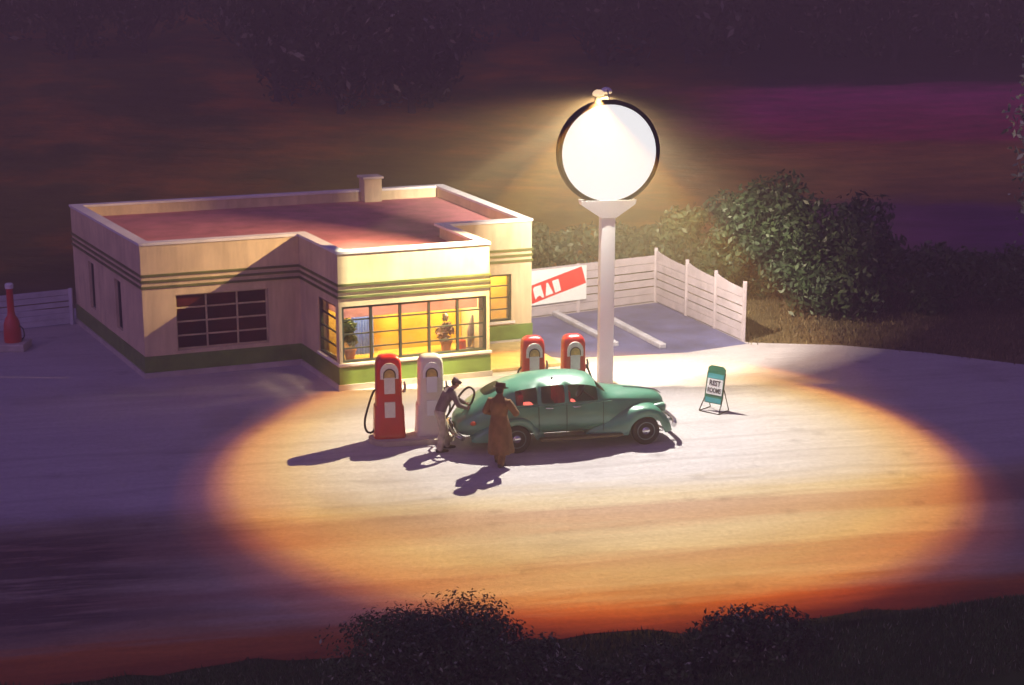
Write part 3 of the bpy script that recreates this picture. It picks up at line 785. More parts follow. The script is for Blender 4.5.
# belt moulding, handles, door seams
for sgn in (-1, 1):
    pts = [(x, sgn*(w+.012), z-.03) for (x, _, _, _, _, z, w, _, _, _) in ST[3:13]]
    b = MB(); b.tube(smooth_path(pts, 4), .012, 6); b.build('belt_moulding', M['carpaint'], car, 60)
    for hx in (-.86, -.22):
        b = MB(); b.tube([(hx, sgn*.845, 1.03), (hx+.02, sgn*.875, 1.03), (hx+.14, sgn*.872, 1.03), (hx+.16, sgn*.86, 1.03)], .012, 6); b.build('door_handle', M['chrome'], car, 60)
    for sx in (-1.02, -.365, .50):
        b = MB()
        b.tube([(sx, sgn*.842, .42), (sx, sgn*.868, .68), (sx, sgn*.836, .98), (sx, sgn*.806, 1.11)], .006, 5)
        b.build('door_seam', M['dark'], car, 60)
    # running board
    b = MB(); b.box(-1.0, .95, sgn*.88-.10, sgn*.88+.10, .28, .34, bevel=.02); b.build('running_board', M['carlow'], car, 30)
    # fenders: half shells whose lower edge arches over the wheel
    def fender(name, x0, x1, xc, zc, wout, crest, lowz, tail_pow, nose_pow):
        f = MB(); rings = []
        NS = 30
        for i in range(NS+1):
            u = i/NS; x = x0 + (x1-x0)*u
            um = (xc - x0)/(x1 - x0)
            if u < um: h = 1 - ((um-u)/um)**tail_pow
            else: h = 1 - ((u-um)/(1-um))**nose_pow
            h = max(h, 0.0)
            zt = lowz + .06 + (crest-lowz-.06)*h**.75
            wo = .60 + (wout-.60)*(.35 + .65*h**.5)
            dz = abs(x - xc)
            ar = .405
            zl = lowz if dz > ar else max(lowz, .33 + math.sqrt(ar*ar - dz*dz)*.93 - .02)
            zl = min(zl, zt-.03)
            ring = []
            for k in range(11):
                a = math.pi/2*k/8 if k <= 8 else math.pi/2
                if k <= 8:
                    y = .42 + (wo-.42)*math.sin(a)**.8; z = zl + .12 + (zt-zl-.12)*math.cos(a)**.7 if zt-zl > .14 else zl + (zt-zl)*math.cos(a)**.7
                elif k == 9: y, z = wo, (zl+.05 if zt-zl > .14 else zl+.004)
                else: y, z = wo-.012, zl
                ring.append(V((x, sgn*y, z)))
            rings.append(ring)
        f.rings(rings, cap=False, closed=False)
        return f.build(name, M['carpaint'], car, 50, solid=.012)
    fender('front_fender', .12, 2.20, 1.53, .33, .90, .93, .27, 1.7, 2.6)
    fender('rear_fender', -2.55, -.85, -1.53, .33, .90, .86, .30, 2.2, 2.2)
    # wheels
    for wx in (-1.53, 1.53):
        Wm = Matrix.Translation((wx, sgn*.77, .335)) @ Matrix.Rotation(R(90)*(-sgn), 4, 'X')
        ty = MB(); ty.lathe([(.20, -.075), (.30, -.085), (.33, -.055), (.335, 0), (.33, .055), (.30, .085), (.20, .075)], 36, Wm); to = ty.build('wheel', M['tyre'], car, 50)
        rm = MB(); rm.lathe([(.215, -.06), (.215, .078), (.20, .088), (.185, .07), (.12, .06), (.10, .066), (.0, .066)], 32, Wm); rm.build('rim', M['rim'], to, 40)
        rm = MB(); rm.lathe([(.10, .066), (.095, .085), (.06, .102), (0, .106)], 24, Wm); rm.build('hubcap', M['chrome'], to, 50)
    # lamps
    hl = MB(); Hm = Matrix.Translation((2.02, sgn*.60, .83)) @ Matrix.Rotation(R(90), 4, 'Y')
    hl.lathe([(.02, -.36), (.07, -.22), (.105, -.05), (.108, .0)], 20, Hm); ho = hl.build('headlight', M['carpaint'], car, 50)
    hl = MB(); hl.lathe([(.108, 0), (.108, .015), (.08, .035), (0, .045)], 20, Hm); hl.build('lens', M['lens'], ho, 50)
    tl = MB(); tl.ball((-2.52, sgn*.72, .74), .07, .035, .05); tl.build('tail_light', M['taillens'], car, 50)
# bumpers, grille, ornament
for x, nm in ((2.34, 'front_bumper'), (-2.90, 'rear_bumper')):
    b = MB(); sg_ = 1 if x > 0 else -1
    b.tube(smooth_path([(x-sg_*.13, -.80, .43), (x-sg_*.05, -.62, .44), (x, -.35, .44), (x, .35, .44), (x-sg_*.05, .62, .44), (x-sg_*.13, .80, .43)], 5), .06, 8)
    b.box(min(x-sg_*.35, x), max(x-sg_*.35, x), -.42, -.36, .41, .46); b.box(min(x-sg_*.35, x), max(x-sg_*.35, x), .36, .42, .41, .46)
    b.build(nm, M['chrome'], car, 50)
b = MB()
for k in range(9):
    z = .50 + k*.045; w_ = .25 - .012*k; xx = 2.125 - .006*k
    b.tube([(xx-.12, -w_, z), (xx, -w_*.5, z), (xx+.03, 0, z), (xx, w_*.5, z), (xx-.12, w_, z)], .009, 6)
b.build('grille', M['chrome'], car, 60)
b = MB(); b.tube([(1.2, 0, 1.198), (1.65, 0, 1.152), (1.98, 0, 1.085), (2.13, 0, .99)], [.010, .014, .018, .012], 8); b.build('bonnet_strip', M['chrome'], car, 60)
b = MB(); b.ball((-.62, -.42, 1.615), .03, .03, .03); b.build('aerial_base', M['dark'], car, 50)
b = MB(); b.box(-2.91, -2.88, -.2, .2, .50, .62, None, .01); b.build('number_plate', M['ink'], car)

# ------------------------------------------------------------------ people
def hand(mb, wrist, d, side, r=.009, L=.18, palm_n=None, curl=.6):
    """palm and five fingers from the wrist along d; side = direction towards the thumb"""
    d = V(d).normalized(); side = V(side); side = (side - d*side.dot(d)).normalized(); nrm = d.cross(side)
    w = V(wrist)
    mb.capsule([w, w + d*.05, w + d*.085], [.024, .036, .036], lat=side, flat=.45, seg=10)
    for k, (off, ln) in enumerate(((.028, .070), (.010, .080), (-.009, .074), (-.027, .058))):
        p0 = w + d*.085 + side*off; pts = [p0]; dd = d.copy()
        for j in range(3):
            ang = curl*(.55 + .25*j)
            dd = (Matrix.Rotation(ang, 3, side) @ dd).normalized(); pts.append(pts[-1] + dd*ln*(.45, .32, .23)[j])
        mb.capsule(pts, [r, r, r*.9, r*.8], seg=7)
    t0 = w + d*.03 + side*.028; t1 = t0 + (d*.6 + side*.8).normalized()*.035; t2 = t1 + (d*.9 + side*.3 + nrm*.3).normalized()*.03
    mb.capsule([t0, t1, t2], [.013, .011, .009], seg=7)
def head(mb, c, fwd, up):
    """head with face, centred at c"""
    f = V(fwd).normalized(); u = V(up); u = (u - f*u.dot(f)).normalized(); l = u.cross(f)
    Rm = Matrix((f, l, u)).transposed()
    def loc(p): return V(c) + Rm @ V(p)
    def el(p, rx, ry, rz):
        m2 = MB(); m2.ball((0, 0, 0), rx, ry, rz, 16)
        vs = {}
        for v in m2.bm.verts: vs[v] = mb.vert(loc(V(p) + v.co))
        for fc in m2.bm.faces: mb.face([vs[v] for v in fc.verts])
        m2.bm.free()
    el((-.005, 0, .025), .098, .077, .095)
    el((.022, 0, -.055), .070, .058, .065)      # jaw
    el((.060, 0, -.095), .026, .028, .022)      # chin
    el((.096, 0, -.015), .020, .013, .024)      # nose
    el((.088, 0, -.062), .012, .026, .008)      # lips
    el((.080, 0, .024), .018, .056, .010)       # brow
    for s in (-1, 1): el((-.005, s*.080, -.005), .022, .011, .034)   # ears
    return loc, Rm
def person(loc, rz, label):
    return thing('person', label, 'person', loc, rz)

# --- attendant: faces +x locally, leaning over the filler
at = person((-1.58, 34.97, 0), R(18), 'attendant in dark jacket, peaked cap and khaki trousers refuelling the car')
hipL, hipR = V((-.06, .10, .90)), V((-.06, -.10, .90))
kneeL, kneeR = V((.10, .13, .49)), V((-.03, -.11, .48))
ankL, ankR = V((.14, .15, .09)), V((-.10, -.11, .09))
pel, wst, chs, nck = V((-.06, 0, .94)), V((.0, 0, 1.10)), V((.14, 0, 1.34)), V((.235, 0, 1.47))
hd = V((.315, 0, 1.585)); fw = V((.78, 0, -.62))
shL, shR = V((.18, .20, 1.40)), V((.18, -.20, 1.40))
elL, elR = V((.36, .23, 1.17)), V((.30, -.27, 1.14))
wrL, wrR = V((.58, .10, 1.06)), V((.55, -.12, 1.00))
b = MB()
b.capsule([pel, wst, chs, chs.lerp(nck, .55)], [.155, .145, .175, .11], lat=(0, 1, 0), flat=.66, seg=18)
b.capsule([chs.lerp(nck, .4), nck, hd - V((.0, 0, .05))], [.075, .058, .056])
for h_, k_, a_ in ((hipL, kneeL, ankL), (hipR, kneeR, ankR)):
    b.capsule([h_, h_.lerp(k_, .5), k_, k_.lerp(a_, .35), a_], [.092, .078, .058, .058, .040])
    b.capsule([a_ + V((-.05, 0, -.045)), a_ + V((.06, 0, -.05)), a_ + V((.17, 0, -.06))], [.040, .044, .030], lat=(0, 1, 0), flat=.8)
for s_, e_, w_ in ((shL, elL, wrL), (shR, elR, wrR)):
    b.capsule([chs.lerp(s_, .6), s_, s_.lerp(e_, .5), e_], [.08, .064, .050, .044]); b.capsule([e_, e_.lerp(w_, .3), w_], [.044, .043, .028])
hl_, Rm = head(b, hd, fw, (.6, 0, .8))
hand(b, wrL, wrL-elL, (0, 0, 1), curl=.9); hand(b, wrR, wrR-elR, (0, 0, 1), curl=.9)
b.build('body', M['skin'], at, voxel=.008)
c = MB()
for h_, k_, a_ in ((hipL, kneeL, ankL), (hipR, kneeR, ankR)):
    c.capsule([h_, h_.lerp(k_, .5), k_, k_.lerp(a_, .4), a_ + V((0, 0, .0))], [.112, .098, .080, .078, .074])
c.capsule([pel - V((0, 0, .02)), pel.lerp(wst, .6)], [.175, .160], lat=(0, 1, 0), flat=.70, seg=18)
c.build('trousers', M['trousers'], at, voxel=.012)
c = MB()
c.capsule([pel.lerp(wst, .35), wst, chs, chs.lerp(nck, .55)], [.178, .168, .198, .12], lat=(0, 1, 0), flat=.72, seg=18)
for s_, e_, w_ in ((shL, elL, wrL), (shR, elR, wrR)):
    c.capsule([chs.lerp(s_, .6), s_, s_.lerp(e_, .5), e_], [.10, .086, .070, .062]); c.capsule([e_, e_.lerp(w_, .9)], [.062, .046])
c.build('jacket', M['jacket'], at, voxel=.012)
c = MB(); c.capsule([chs.lerp(nck, .62), chs.lerp(nck, .86)], [.088, .072], lat=(0, 1, 0), flat=.9); c.build('collar', M['shirt'], at, 50)
for a_ in (ankL, ankR):
    c = MB(); c.capsule([a_ + V((-.06, 0, -.035)), a_ + V((.06, 0, -.043)), a_ + V((.18, 0, -.055))], [.050, .053, .036], lat=(0, 1, 0), flat=.85); c.build('shoe', M['boots'], at, 50)
def headpart(fn, name, m, parent, loc):
    c = MB(lambda p: loc(p)); fn(c); return c.build(name, m, parent, 50)
headpart(lambda c: c.ball((-.018, 0, .022), .098, .083, .10), 'hair', M['hair'], at, hl_)
def capf(c):
    c.lathe([(.104, .030), (.106, .055), (.122, .078), (.116, .098), (.07, .112), (0, .114)], 24)
    c.prism([(.085, -.075), (.175, -.05), (.195, 0), (.175, .05), (.085, .075)], .032, .042, lambda u, v, d_: V((u, v, d_)))
headpart(capf, 'peaked_cap', M['jacket'], at, hl_)
for s in (-1, 1): headpart(lambda c: c.ball((.083, s*.03, .004), .011, .012, .009), 'eye', M['ink'], at, hl_)

# --- man in the long coat, seen from behind; faces +x locally
mn = person((-.28, 33.92, 0), R(68), 'man in a long brown overcoat and felt hat standing beside the rear wheel')
mn.scale = (1.05, 1.05, 1.05)
hipL, hipR = V((0, .09, .92)), V((0, -.09, .92))
kneeL, kneeR = V((.10, .10, .50)), V((.0, -.10, .49))
ankL, ankR = V((.16, .10, .09)), V((-.14, -.09, .09))
pel, wst, chs, nck = V((0, 0, .96)), V((.0, 0, 1.14)), V((.02, 0, 1.38)), V((.03, 0, 1.52))
hd = V((.055, 0, 1.645)); fw = V((.92, -.25, -.28))
shL, shR = V((.0, .195, 1.405)), V((.0, -.195, 1.405))
elL, elR = V((-.02, .30, 1.17)), V((.06, -.35, 1.17))
wrL, wrR = V((.24, .20, 1.06)), V((.27, -.25, 1.13))
b = MB()
b.capsule([pel, wst, chs, chs.lerp(nck, .55)], [.155, .145, .175, .11], lat=(0, 1, 0), flat=.66, seg=18)
b.capsule([chs.lerp(nck, .4), nck, hd - V((.0, 0, .06))], [.075, .058, .056])
for h_, k_, a_ in ((hipL, kneeL, ankL), (hipR, kneeR, ankR)):
    b.capsule([h_, h_.lerp(k_, .5), k_, k_.lerp(a_, .35), a_], [.092, .078, .058, .058, .040])
    b.capsule([a_ + V((-.05, 0, -.045)), a_ + V((.06, 0, -.05)), a_ + V((.17, 0, -.06))], [.040, .044, .030], lat=(0, 1, 0), flat=.8)
for s_, e_, w_ in ((shL, elL, wrL), (shR, elR, wrR)):
    b.capsule([chs.lerp(s_, .6), s_, s_.lerp(e_, .5), e_], [.08, .064, .050, .044]); b.capsule([e_, e_.lerp(w_, .3), w_], [.044, .043, .028])
hl2, Rm = head(b, hd, fw, (.3, 0, 1))
hand(b, wrL, wrL-elL, (0, 0, 1), curl=.7); hand(b, wrR, wrR-elR, (0, 0, 1), curl=.7)
b.build('body', M['skin'], mn, voxel=.008)
c = MB(); rings = []
for z, wx, wy, fl in ((1.53, .07, .075, 0), (1.48, .105, .125, 0), (1.41, .145, .18, 0), (1.30, .155, .205, 0), (1.12, .14, .172, 0), (1.0, .165, .195, .2), (.80, .205, .225, .6), (.55, .23, .225, 1), (.34, .255, .24, 1.4), (.30, .25, .236, 1.4)):
    ring = []
    for k in range(40):
        a = 2*math.pi*k/40; q = 1 + .07*fl*math.sin(a*5+.7) + .04*fl*math.sin(a*9)
        ring.append(V((-.03*fl*.5 + wx*q*math.cos(a), wy*q*math.sin(a) - .05*fl*max(0, -math.sin(a)), z)))
    rings.append(ring)
c.rings(rings)
for s_, e_, w_ in ((shL, elL, wrL), (shR, elR, wrR)):
    c.capsule([chs.lerp(s_, .6), s_, s_.lerp(e_, .5), e_], [.09, .088, .078, .072]); c.capsule([e_, e_.lerp(w_, .92)], [.076, .060])
c.capsule([nck - V((.02, 0, .10)), nck - V((.02, 0, .01))], [.105, .082])
c.build('overcoat', M['coat'], mn, voxel=.012)
c = MB()
for k_, a_ in ((kneeL, ankL), (kneeR, ankR)): c.capsule([k_, a_], [.085, .075])
c.build('trousers', M['coat'], mn, 50)
for a_ in (ankL, ankR):
    c = MB(); c.capsule([a_ + V((-.06, 0, -.035)), a_ + V((.06, 0, -.043)), a_ + V((.18, 0, -.055))], [.050, .053, .036], lat=(0, 1, 0), flat=.85); c.build('shoe', M['boots'], mn, 50)
headpart(lambda c: c.ball((-.018, 0, .010), .098, .084, .105), 'hair', M['hair'], mn, hl2)
def hatf(c):
    rings = []
    for r_, z in ((.10, .030), (.165, .036), (.168, .043), (.108, .050), (.104, .10), (.092, .145), (.055, .155), (.01, .140)):
        rings.append([V((r_*1.12*math.cos(2*math.pi*k/24), r_*math.sin(2*math.pi*k/24), z + (.02*abs(math.sin(2*math.pi*k/24)) if .15 < r_ else 0))) for k in range(24)])
    c.rings(rings)
headpart(hatf, 'felt_hat', M['hat'], mn, hl2)
for s in (-1, 1): headpart(lambda c: c.ball((.083, s*.03, .004), .011, .012, .009), 'eye', M['ink'], mn, hl2)

# cream pump: its hose runs to the nozzle in the attendant's hands
pm = Matrix.Translation(pl2) @ Matrix.Rotation(IA, 4, 'Z')
am = Matrix.Translation((-1.58, 34.97, 0)) @ Matrix.Rotation(R(18), 4, 'Z')
def to_pump(p): return pm.inverted() @ (am @ V(p))
noz = to_pump((.62, -.04, 1.03))
hose2 = [(.29, -.05, 1.12), (.36, -.10, 1.0), (.42, -.25, .62), to_pump((.10, .40, .55)), to_pump((.30, .36, .85)), to_pump((.50, .28, 1.22)), to_pump((.66, .14, 1.42)), to_pump((.76, .02, 1.34)), to_pump((.70, -.03, 1.14)), noz]
pw = pump(pl2, 'cream fuel pump beside the attendant on the near island', M['cream'], M['white'], M['dial'], hose2, 1.0)
b = MB(); b.tube([noz, to_pump((.66, -.05, .97)), to_pump((.72, -.06, .90)), to_pump((.80, -.06, .86))], [.028, .034, .022, .016], 8); b.build('nozzle', M['metal'], pw, 50)
rp = V((.5, 37.98, .14)); rp2 = V((1.50, 38.15, .14))
pump(rp, 'red fuel pump behind the car roof, nearest the building', M['red'], M['pumpwhite'], M['dial'], loopL, .97)
pump(rp2, 'red fuel pump behind the car, close to the white pole', M['red'], M['pumpwhite'], M['dial'], loopR, .97)

# ------------------------------------------------------------------ A-board sign
ab = thing('pavement_sign', 'green and white standing sign reading REST ROOMS right of the car', 'sign', (4.95, 38.18, 0), R(-40))
tilt = Matrix.Rotation(R(-10), 4, 'X')
def amap(u, v, dd): return tilt @ V((u, dd, v))
b = MB(); b.prism([(-.25, .22), (.25, .22), (.25, 1.10), (.17, 1.16), (-.17, 1.16), (-.25, 1.10)], 0, .03, amap); b.build('board', M['signgreen'], ab)
b = MB(); b.prism([(-.225, .84), (.225, .84), (.225, .96), (-.225, .96)], -.006, 0, amap); b.build('teal_strip', M['signteal'], ab)
b = MB(); b.prism([(-.225, .24), (.225, .24), (.225, .36), (-.225, .36)], -.006, 0, amap); b.build('teal_strip', M['signteal'], ab)
b = MB(); b.prism([(-.225, .44), (.225, .44), (.225, .83), (-.225, .83)], -.008, 0, amap); wp = b.build('white_panel', M['white'], ab)
def lettering(txt, size, mp, parent, m, squash=1.0):
    cu = bpy.data.curves.new('lettering', 'FONT'); cu.body = txt; cu.size = size; cu.align_x = 'CENTER'; cu.extrude = .003; cu.offset = size*.02
    o = bpy.data.objects.new('lettering', cu); COL.objects.link(o)
    me = bpy.data.meshes.new_from_object(o.evaluated_get(bpy.context.evaluated_depsgraph_get()))
    COL.objects.unlink(o); bpy.data.objects.remove(o)
    for v in me.vertices: v.co = mp(v.co.x*squash, v.co.y, -v.co.z)
    me.materials.clear(); me.materials.append(m)
    o2 = bpy.data.objects.new('lettering', me); COL.objects.link(o2); o2.parent = parent; return o2
lettering('REST', .18, lambda u, v, d_: amap(u, v+.67, d_-.012), wp, M['ink'], .85)
lettering('ROOMS', .17, lambda u, v, d_: amap(u, v+.49, d_-.012), wp, M['ink'], .66)
b = MB()
for s in (-1, 1):
    b.tube([amap(s*.255, 1.0, .015), amap(s*.255, .34, .015), (s*.29, -.12, .02)], .014, 6)
    b.tube([amap(s*.25, .62, .03), (s*.27, .36, .02)], .012, 6)
    b.tube([(s*.29, -.12, .02), (s*.27, .36, .02)], .011, 6)
b.tube([(-.29, -.12, .02), (.29, -.12, .02)], .012, 6)
b.build('stand', M['dark'], ab, 60)

# ------------------------------------------------------------------ red bottle shaped air tower on the left
bt = thing('air_tower', 'red bottle shaped air stand with white cap by the low fence', 'air pump', (-14.35, 44.75, 0))
b = MB(); b.box(-.42, .42, -.42, .42, 0, .22, bevel=.03); b.build('base', M['plinth'], bt)
b = MB(); b.lathe([(.24, .22), (.25, .30), (.245, .55), (.225, .75), (.18, .90), (.115, 1.0), (.10, 1.1), (.095, 1.75), (.10, 1.78)], 28); b.build('bottle_body', M['red'], bt, 50)
b = MB(); b.lathe([(.115, 1.78), (.12, 1.82), (.12, 1.90), (.09, 1.93), (0, 1.94)], 24); b.build('cap', M['white'], bt, 40)
b = MB(); b.tube(smooth_path([(.23, -.05, .7), (.34, -.08, .6), (.36, -.10, .4), (.28, -.10, .3)]), .018, 6); b.build('air_hose', M['rubber'], bt, 50)

# ------------------------------------------------------------------ trees, shrubs and grass
def tree_meshes(n, seed, rad, leaf, clumps, lm, th, trunk_r, gap=0):
    rnd = random.Random(seed)
    c = MB(); leafball(c, n, rad, leaf, (0, 0, th + rad[2]*.85), clumps, rnd=rnd)
    t = MB(); t.tube([(0, 0, -.3), (.05, 0, th*.5), (.0, .05, th), (.1, 0, th + rad[2]*.9)], [trunk_r*1.4, trunk_r, trunk_r*.85, trunk_r*.3], 8)
    for k in range(7):
        a = 2*math.pi*k/7 + rnd.random(); zz = th + rad[2]*.25*rnd.random()
        e = V((math.cos(a)*rad[0]*.7, math.sin(a)*rad[1]*.7, zz + rad[2]*rnd.uniform(.4, 1.1)))
        t.tube([(0, 0, zz*.8), e*.5 + V((0, 0, zz*.35)), e], [trunk_r*.5, trunk_r*.3, trunk_r*.1], 6)
    return c, t
def plant(name, label, cat, loc, builder, lm, group=None, tn_='trunk', cn='crown', rz=0, sc_=(1, 1, 1)):
    r = thing(name, label, cat, loc, rz, group); c, t = builder
    c.build(cn, M[lm], r, recalc=False); t.build(tn_, M['bark'], r, 50); r.scale = sc_
    return r
# far wood at the top of the hill: a few kinds, copied with their parts
protos = []
for sd in range(3):
    protos.append(plant('dark_tree', 'x', 'tree', (0, 0, 0), tree_meshes(3600, 40+sd, (3.6, 3.4, 3.7), .24, 30, 'leaf_far', .7, .2), 'leaf_far', 'dark trees on the hill at the top'))
rnd = random.Random(5)
spots = []
for row, (yb, x0, x1, n) in enumerate(((96, 3, 42, 9), (102, -6, 45, 12), (108, -12, 47, 12), (86, -13, -2, 4), (97, -40, -8, 6), (110, -46, -14, 7))):
    for k in range(n):
        x = x0 + (x1-x0)*(k+.5)/n + rnd.uniform(-1.2, 1.2); y = yb + rnd.uniform(-1.5, 1.5)
        spots.append((x, y, rnd.uniform(.8, 1.3), row))
for i, (x, y, s, row) in enumerate(spots):
    o = protos[i] if i < 3 else copy_tree(protos[i % 3])
    o.location = (x, y, hz(x, y)-.2); o.rotation_euler = (0, 0, rnd.uniform(0, 6.28)); o.scale = (s, s, s*rnd.uniform(.9, 1.2))
    o['label'] = 'dark leafy tree in the wood on the hill behind the station'
# shrubs and trees right of the fence
def shrub(loc, rad, n, leaf, label, lm='leaf_mid', seed=1, th=.1, group=None, name='round_shrub', cat='shrub', clumps=22):
    return plant(name, label, cat, (loc[0], loc[1], hz(loc[0], loc[1])), tree_meshes(n, seed, rad, leaf, clumps, lm, th, .09), lm, group, 'stem', 'foliage')
shrub((9.9, 49.3), (2.7, 2.4, 2.35), 12000, .115, 'big round dark green shrub right of the fence end', seed=11, th=-.25, clumps=60)
shrub((13.6, 49.6), (2.1, 1.7, 1.25), 5200, .11, 'low leafy shrub behind the brown grass, left of the frame edge hedge', seed=12)
shrub((16.4, 49.2), (2.2, 1.7, 1.35), 5200, .11, 'rightmost low leafy shrub behind the brown grass', seed=13)
shrub((11.6, 52.0), (1.7, 1.4, 1.1), 3800, .11, 'small shrub between the big round shrub and the low hedge shrubs', seed=14)
shrub((7.6, 51.2), (1.9, 1.6, 1.9), 5200, .12, 'bushy shrub just behind the last fence panel', seed=15, clumps=28)
shrub((5.9, 53.2), (1.7, 1.5, 1.5), 4200, .12, 'shrub peeping over the middle scalloped fence panel', seed=16)
shrub((4.1, 55.0), (2.0, 1.6, 1.35), 4200, .12, 'dark shrub behind the fence corner', seed=17)
shrub((1.2, 54.4), (2.1, 1.6, 1.2), 4200, .12, 'dark shrub behind the fence between pole and building', seed=18)
shrub((9.0, 55.5), (2.5, 2.0, 2.2), 5600, .13, 'tall shrub behind the big round one on the right', seed=19, clumps=30)
plant('leafy_tree', 'tall pale leaved tree cut off by the right edge of the picture', 'tree', (17.9, 50.0, 0), tree_meshes(7000, 21, (3.0, 3.0, 4.6), .13, 44, 'leaf_edge', 1.4, .2), 'leaf_edge')
# foreground bushes
def bush(loc, rad, n, label, seed, leaf=.045, lm='leaf_near', clumps=34):
    r_ = random.Random(seed); z = hz(*loc)
    c = MB(); leafball(c, n, rad, leaf, (0, 0, rad[2]*.75), clumps, up=.4, rnd=r_)
    t = MB()
    for k in range(16):
        a = r_.uniform(0, 6.28); q = r_.uniform(.2, .75); e = V((math.cos(a)*rad[0]*q, math.sin(a)*rad[1]*q, rad[2]*r_.uniform(.9, 1.5)))
        t.tube([(0, 0, -.1), e*.5 + V((0, 0, .15)), e], [.03, .018, .006], 6)
        for j in range(10):
            tt = r_.uniform(.5, 1.05); p = e*tt + V((r_.gauss(0, .05), r_.gauss(0, .05), r_.gauss(0, .05)))
            a_ = V((r_.gauss(0, 1), r_.gauss(0, 1), r_.gauss(.4, 1))).normalized(); b_ = a_.cross(V((r_.gauss(0, 1), r_.gauss(0, 1), r_.gauss(0, 1)))).normalized()
            c.face([c.vert(p), c.vert(p + a_*leaf + b_*leaf*.4), c.vert(p + a_*leaf*2), c.vert(p + a_*leaf - b_*leaf*.4)])
    return plant('leafy_bush', label, 'bush', (loc[0], loc[1], z), (c, t), lm, None, 'stem', 'foliage')
bush((-1.1, 22.3), (1.75, 1.15, 1.0), 30000, 'largest dark bush in the foreground left of centre', 31, .038, clumps=110)
bush((.42, 22.2), (.85, .8, .62), 5200, 'low dark bush against the right flank of the largest foreground bush', 32)
bush((2.3, 22.3), (.72, .6, .52), 4000, 'small dark bush in the foreground between two larger ones', 33)
bush((3.75, 22.8), (1.15, .75, .50), 6600, 'sprawling foreground bush with pale twigs at the foot of the grassy bank', 34)
bush((1.35, 22.0), (.65, .55, .38), 2600, 'lowest foreground bush, right below the dark road edge', 35)
# grass
def grass(name, n, area, m, h, seed):
    r_ = random.Random(seed); b = MB()
    k = 0
    while k < n:
        x, y = area(r_)
        if x is None: continue
        k += 1
        z = hz(x, y); hh = h*r_.uniform(.5, 1.4); a = r_.uniform(0, 6.28); w = hh*.17
        lx, ly = r_.gauss(0, .35)*hh, r_.gauss(0, .35)*hh
        b.face([b.vert((x-math.cos(a)*w, y-math.sin(a)*w, z-.01)), b.vert((x+math.cos(a)*w, y+math.sin(a)*w, z-.01)), b.vert((x+lx, y+ly, z+hh))])
    return tag(b.build(name, m, recalc=False), kind='stuff')
def verge_area(r_):
    t = r_.uniform(-9, 17); s = r_.uniform(19.5, 24.15)
    if s > 23.9 + wob(t*1.3+8, .13) + r_.gauss(0, .05): return None, None
    p = S2W(t, s); return p.x, p.y
grass('verge_grass', 75000, verge_area, M['grass'], .075, 3)
def lawn_area(r_):
    x = r_.uniform(6.8, 24); y = r_.uniform(38, 54)
    edge = 45.3 if x < 9.5 else (45.2 - (x-9.5)*.49 if x < 14.2 else 42.9 - (x-14.2)*.43)
    if y < edge + r_.gauss(.1, .12): return None, None
    return x, y
grass('dry_grass', 26000, lawn_area, M['drygrass'], .11, 4)

# ------------------------------------------------------------------ night air
b = MB(); b.box(-75, 75, -6, 175, -1.2, 24)
hz_o = b.build('haze', None); hz_o.data.materials.clear()
m, nt, N, L = nt_new('night air')
out = N.new('ShaderNodeOutputMaterial'); pv = N.new('ShaderNodeVolumePrincipled')
pv.inputs['Color'].default_value = (1.0, .80, .50, 1); pv.inputs['Density'].default_value = .0070; pv.inputs['Anisotropy'].default_value = 0.0
L.new(pv.outputs[0], out.inputs['Volume']); hz_o.data.materials.append(m)
tag(hz_o, 'thin night haze hanging over the whole scene', 'haze', kind='stuff')

# ------------------------------------------------------------------ lights
def flood(name, loc, axis, energy, half, stops, batwing, color=(1, 1, 1), size=.05, barn=None):
    ld = bpy.data.lights.new(name, 'SPOT'); ld.energy = energy; ld.spot_size = R(min(178, half*2)); ld.spot_blend = 0.0; ld.shadow_soft_size = size; ld.color = color
    o = bpy.data.objects.new(name, ld); COL.objects.link(o); o.location = loc
    ax = V(axis).normalized(); o.rotation_euler = ax.to_track_quat('-Z', 'Y').to_euler()
    ld.use_nodes = True; nt = ld.node_tree; N, L = nt.nodes, nt.links; N.clear()
    out = N.new('ShaderNodeOutputLight'); em = N.new('ShaderNodeEmission'); L.new(em.outputs[0], out.inputs[0])
    g = N.new('ShaderNodeNewGeometry')
    dt = N.new('ShaderNodeVectorMath'); dt.operation = 'DOT_PRODUCT'; L.new(g.outputs['Incoming'], dt.inputs[0]); dt.inputs[1].default_value = ax
    ang = math_n(N, L, 'MULTIPLY', math_n(N, L, 'ARCCOSINE', math_n(N, L, 'ABSOLUTE', dt.outputs['Value'])), 180/math.pi)
    r = ramp(N, [(a/90, c) for a, c in stops]); L.new(math_n(N, L, 'DIVIDE', ang, 90), r.inputs[0])
    sp = N.new('ShaderNodeSeparateXYZ'); L.new(g.outputs['Incoming'], sp.inputs[0])
    cz = math_n(N, L, 'MAXIMUM', math_n(N, L, 'ABSOLUTE', sp.outputs[2]), .18)
    st = math_n(N, L, 'POWER', cz, -batwing)
    for bn_, gn_, of_ in (barn or ()):   # barn doors: each cuts the beam off along one plane through the lamp
        bd = N.new('ShaderNodeVectorMath'); bd.operation = 'DOT_PRODUCT'; L.new(g.outputs['Incoming'], bd.inputs[0]); bd.inputs[1].default_value = V(bn_).normalized()
        sg2 = math_n(N, L, 'MULTIPLY', bd.outputs['Value'], math_n(N, L, 'SIGN', dt.outputs['Value']))
        st = math_n(N, L, 'MULTIPLY', st, math_n(N, L, 'MULTIPLY_ADD', sg2, gn_, of_, clamp=True))
    L.new(r.outputs[0], em.inputs[0]); L.new(st, em.inputs[1])
    return o
PB = V((PX, PY, 0))
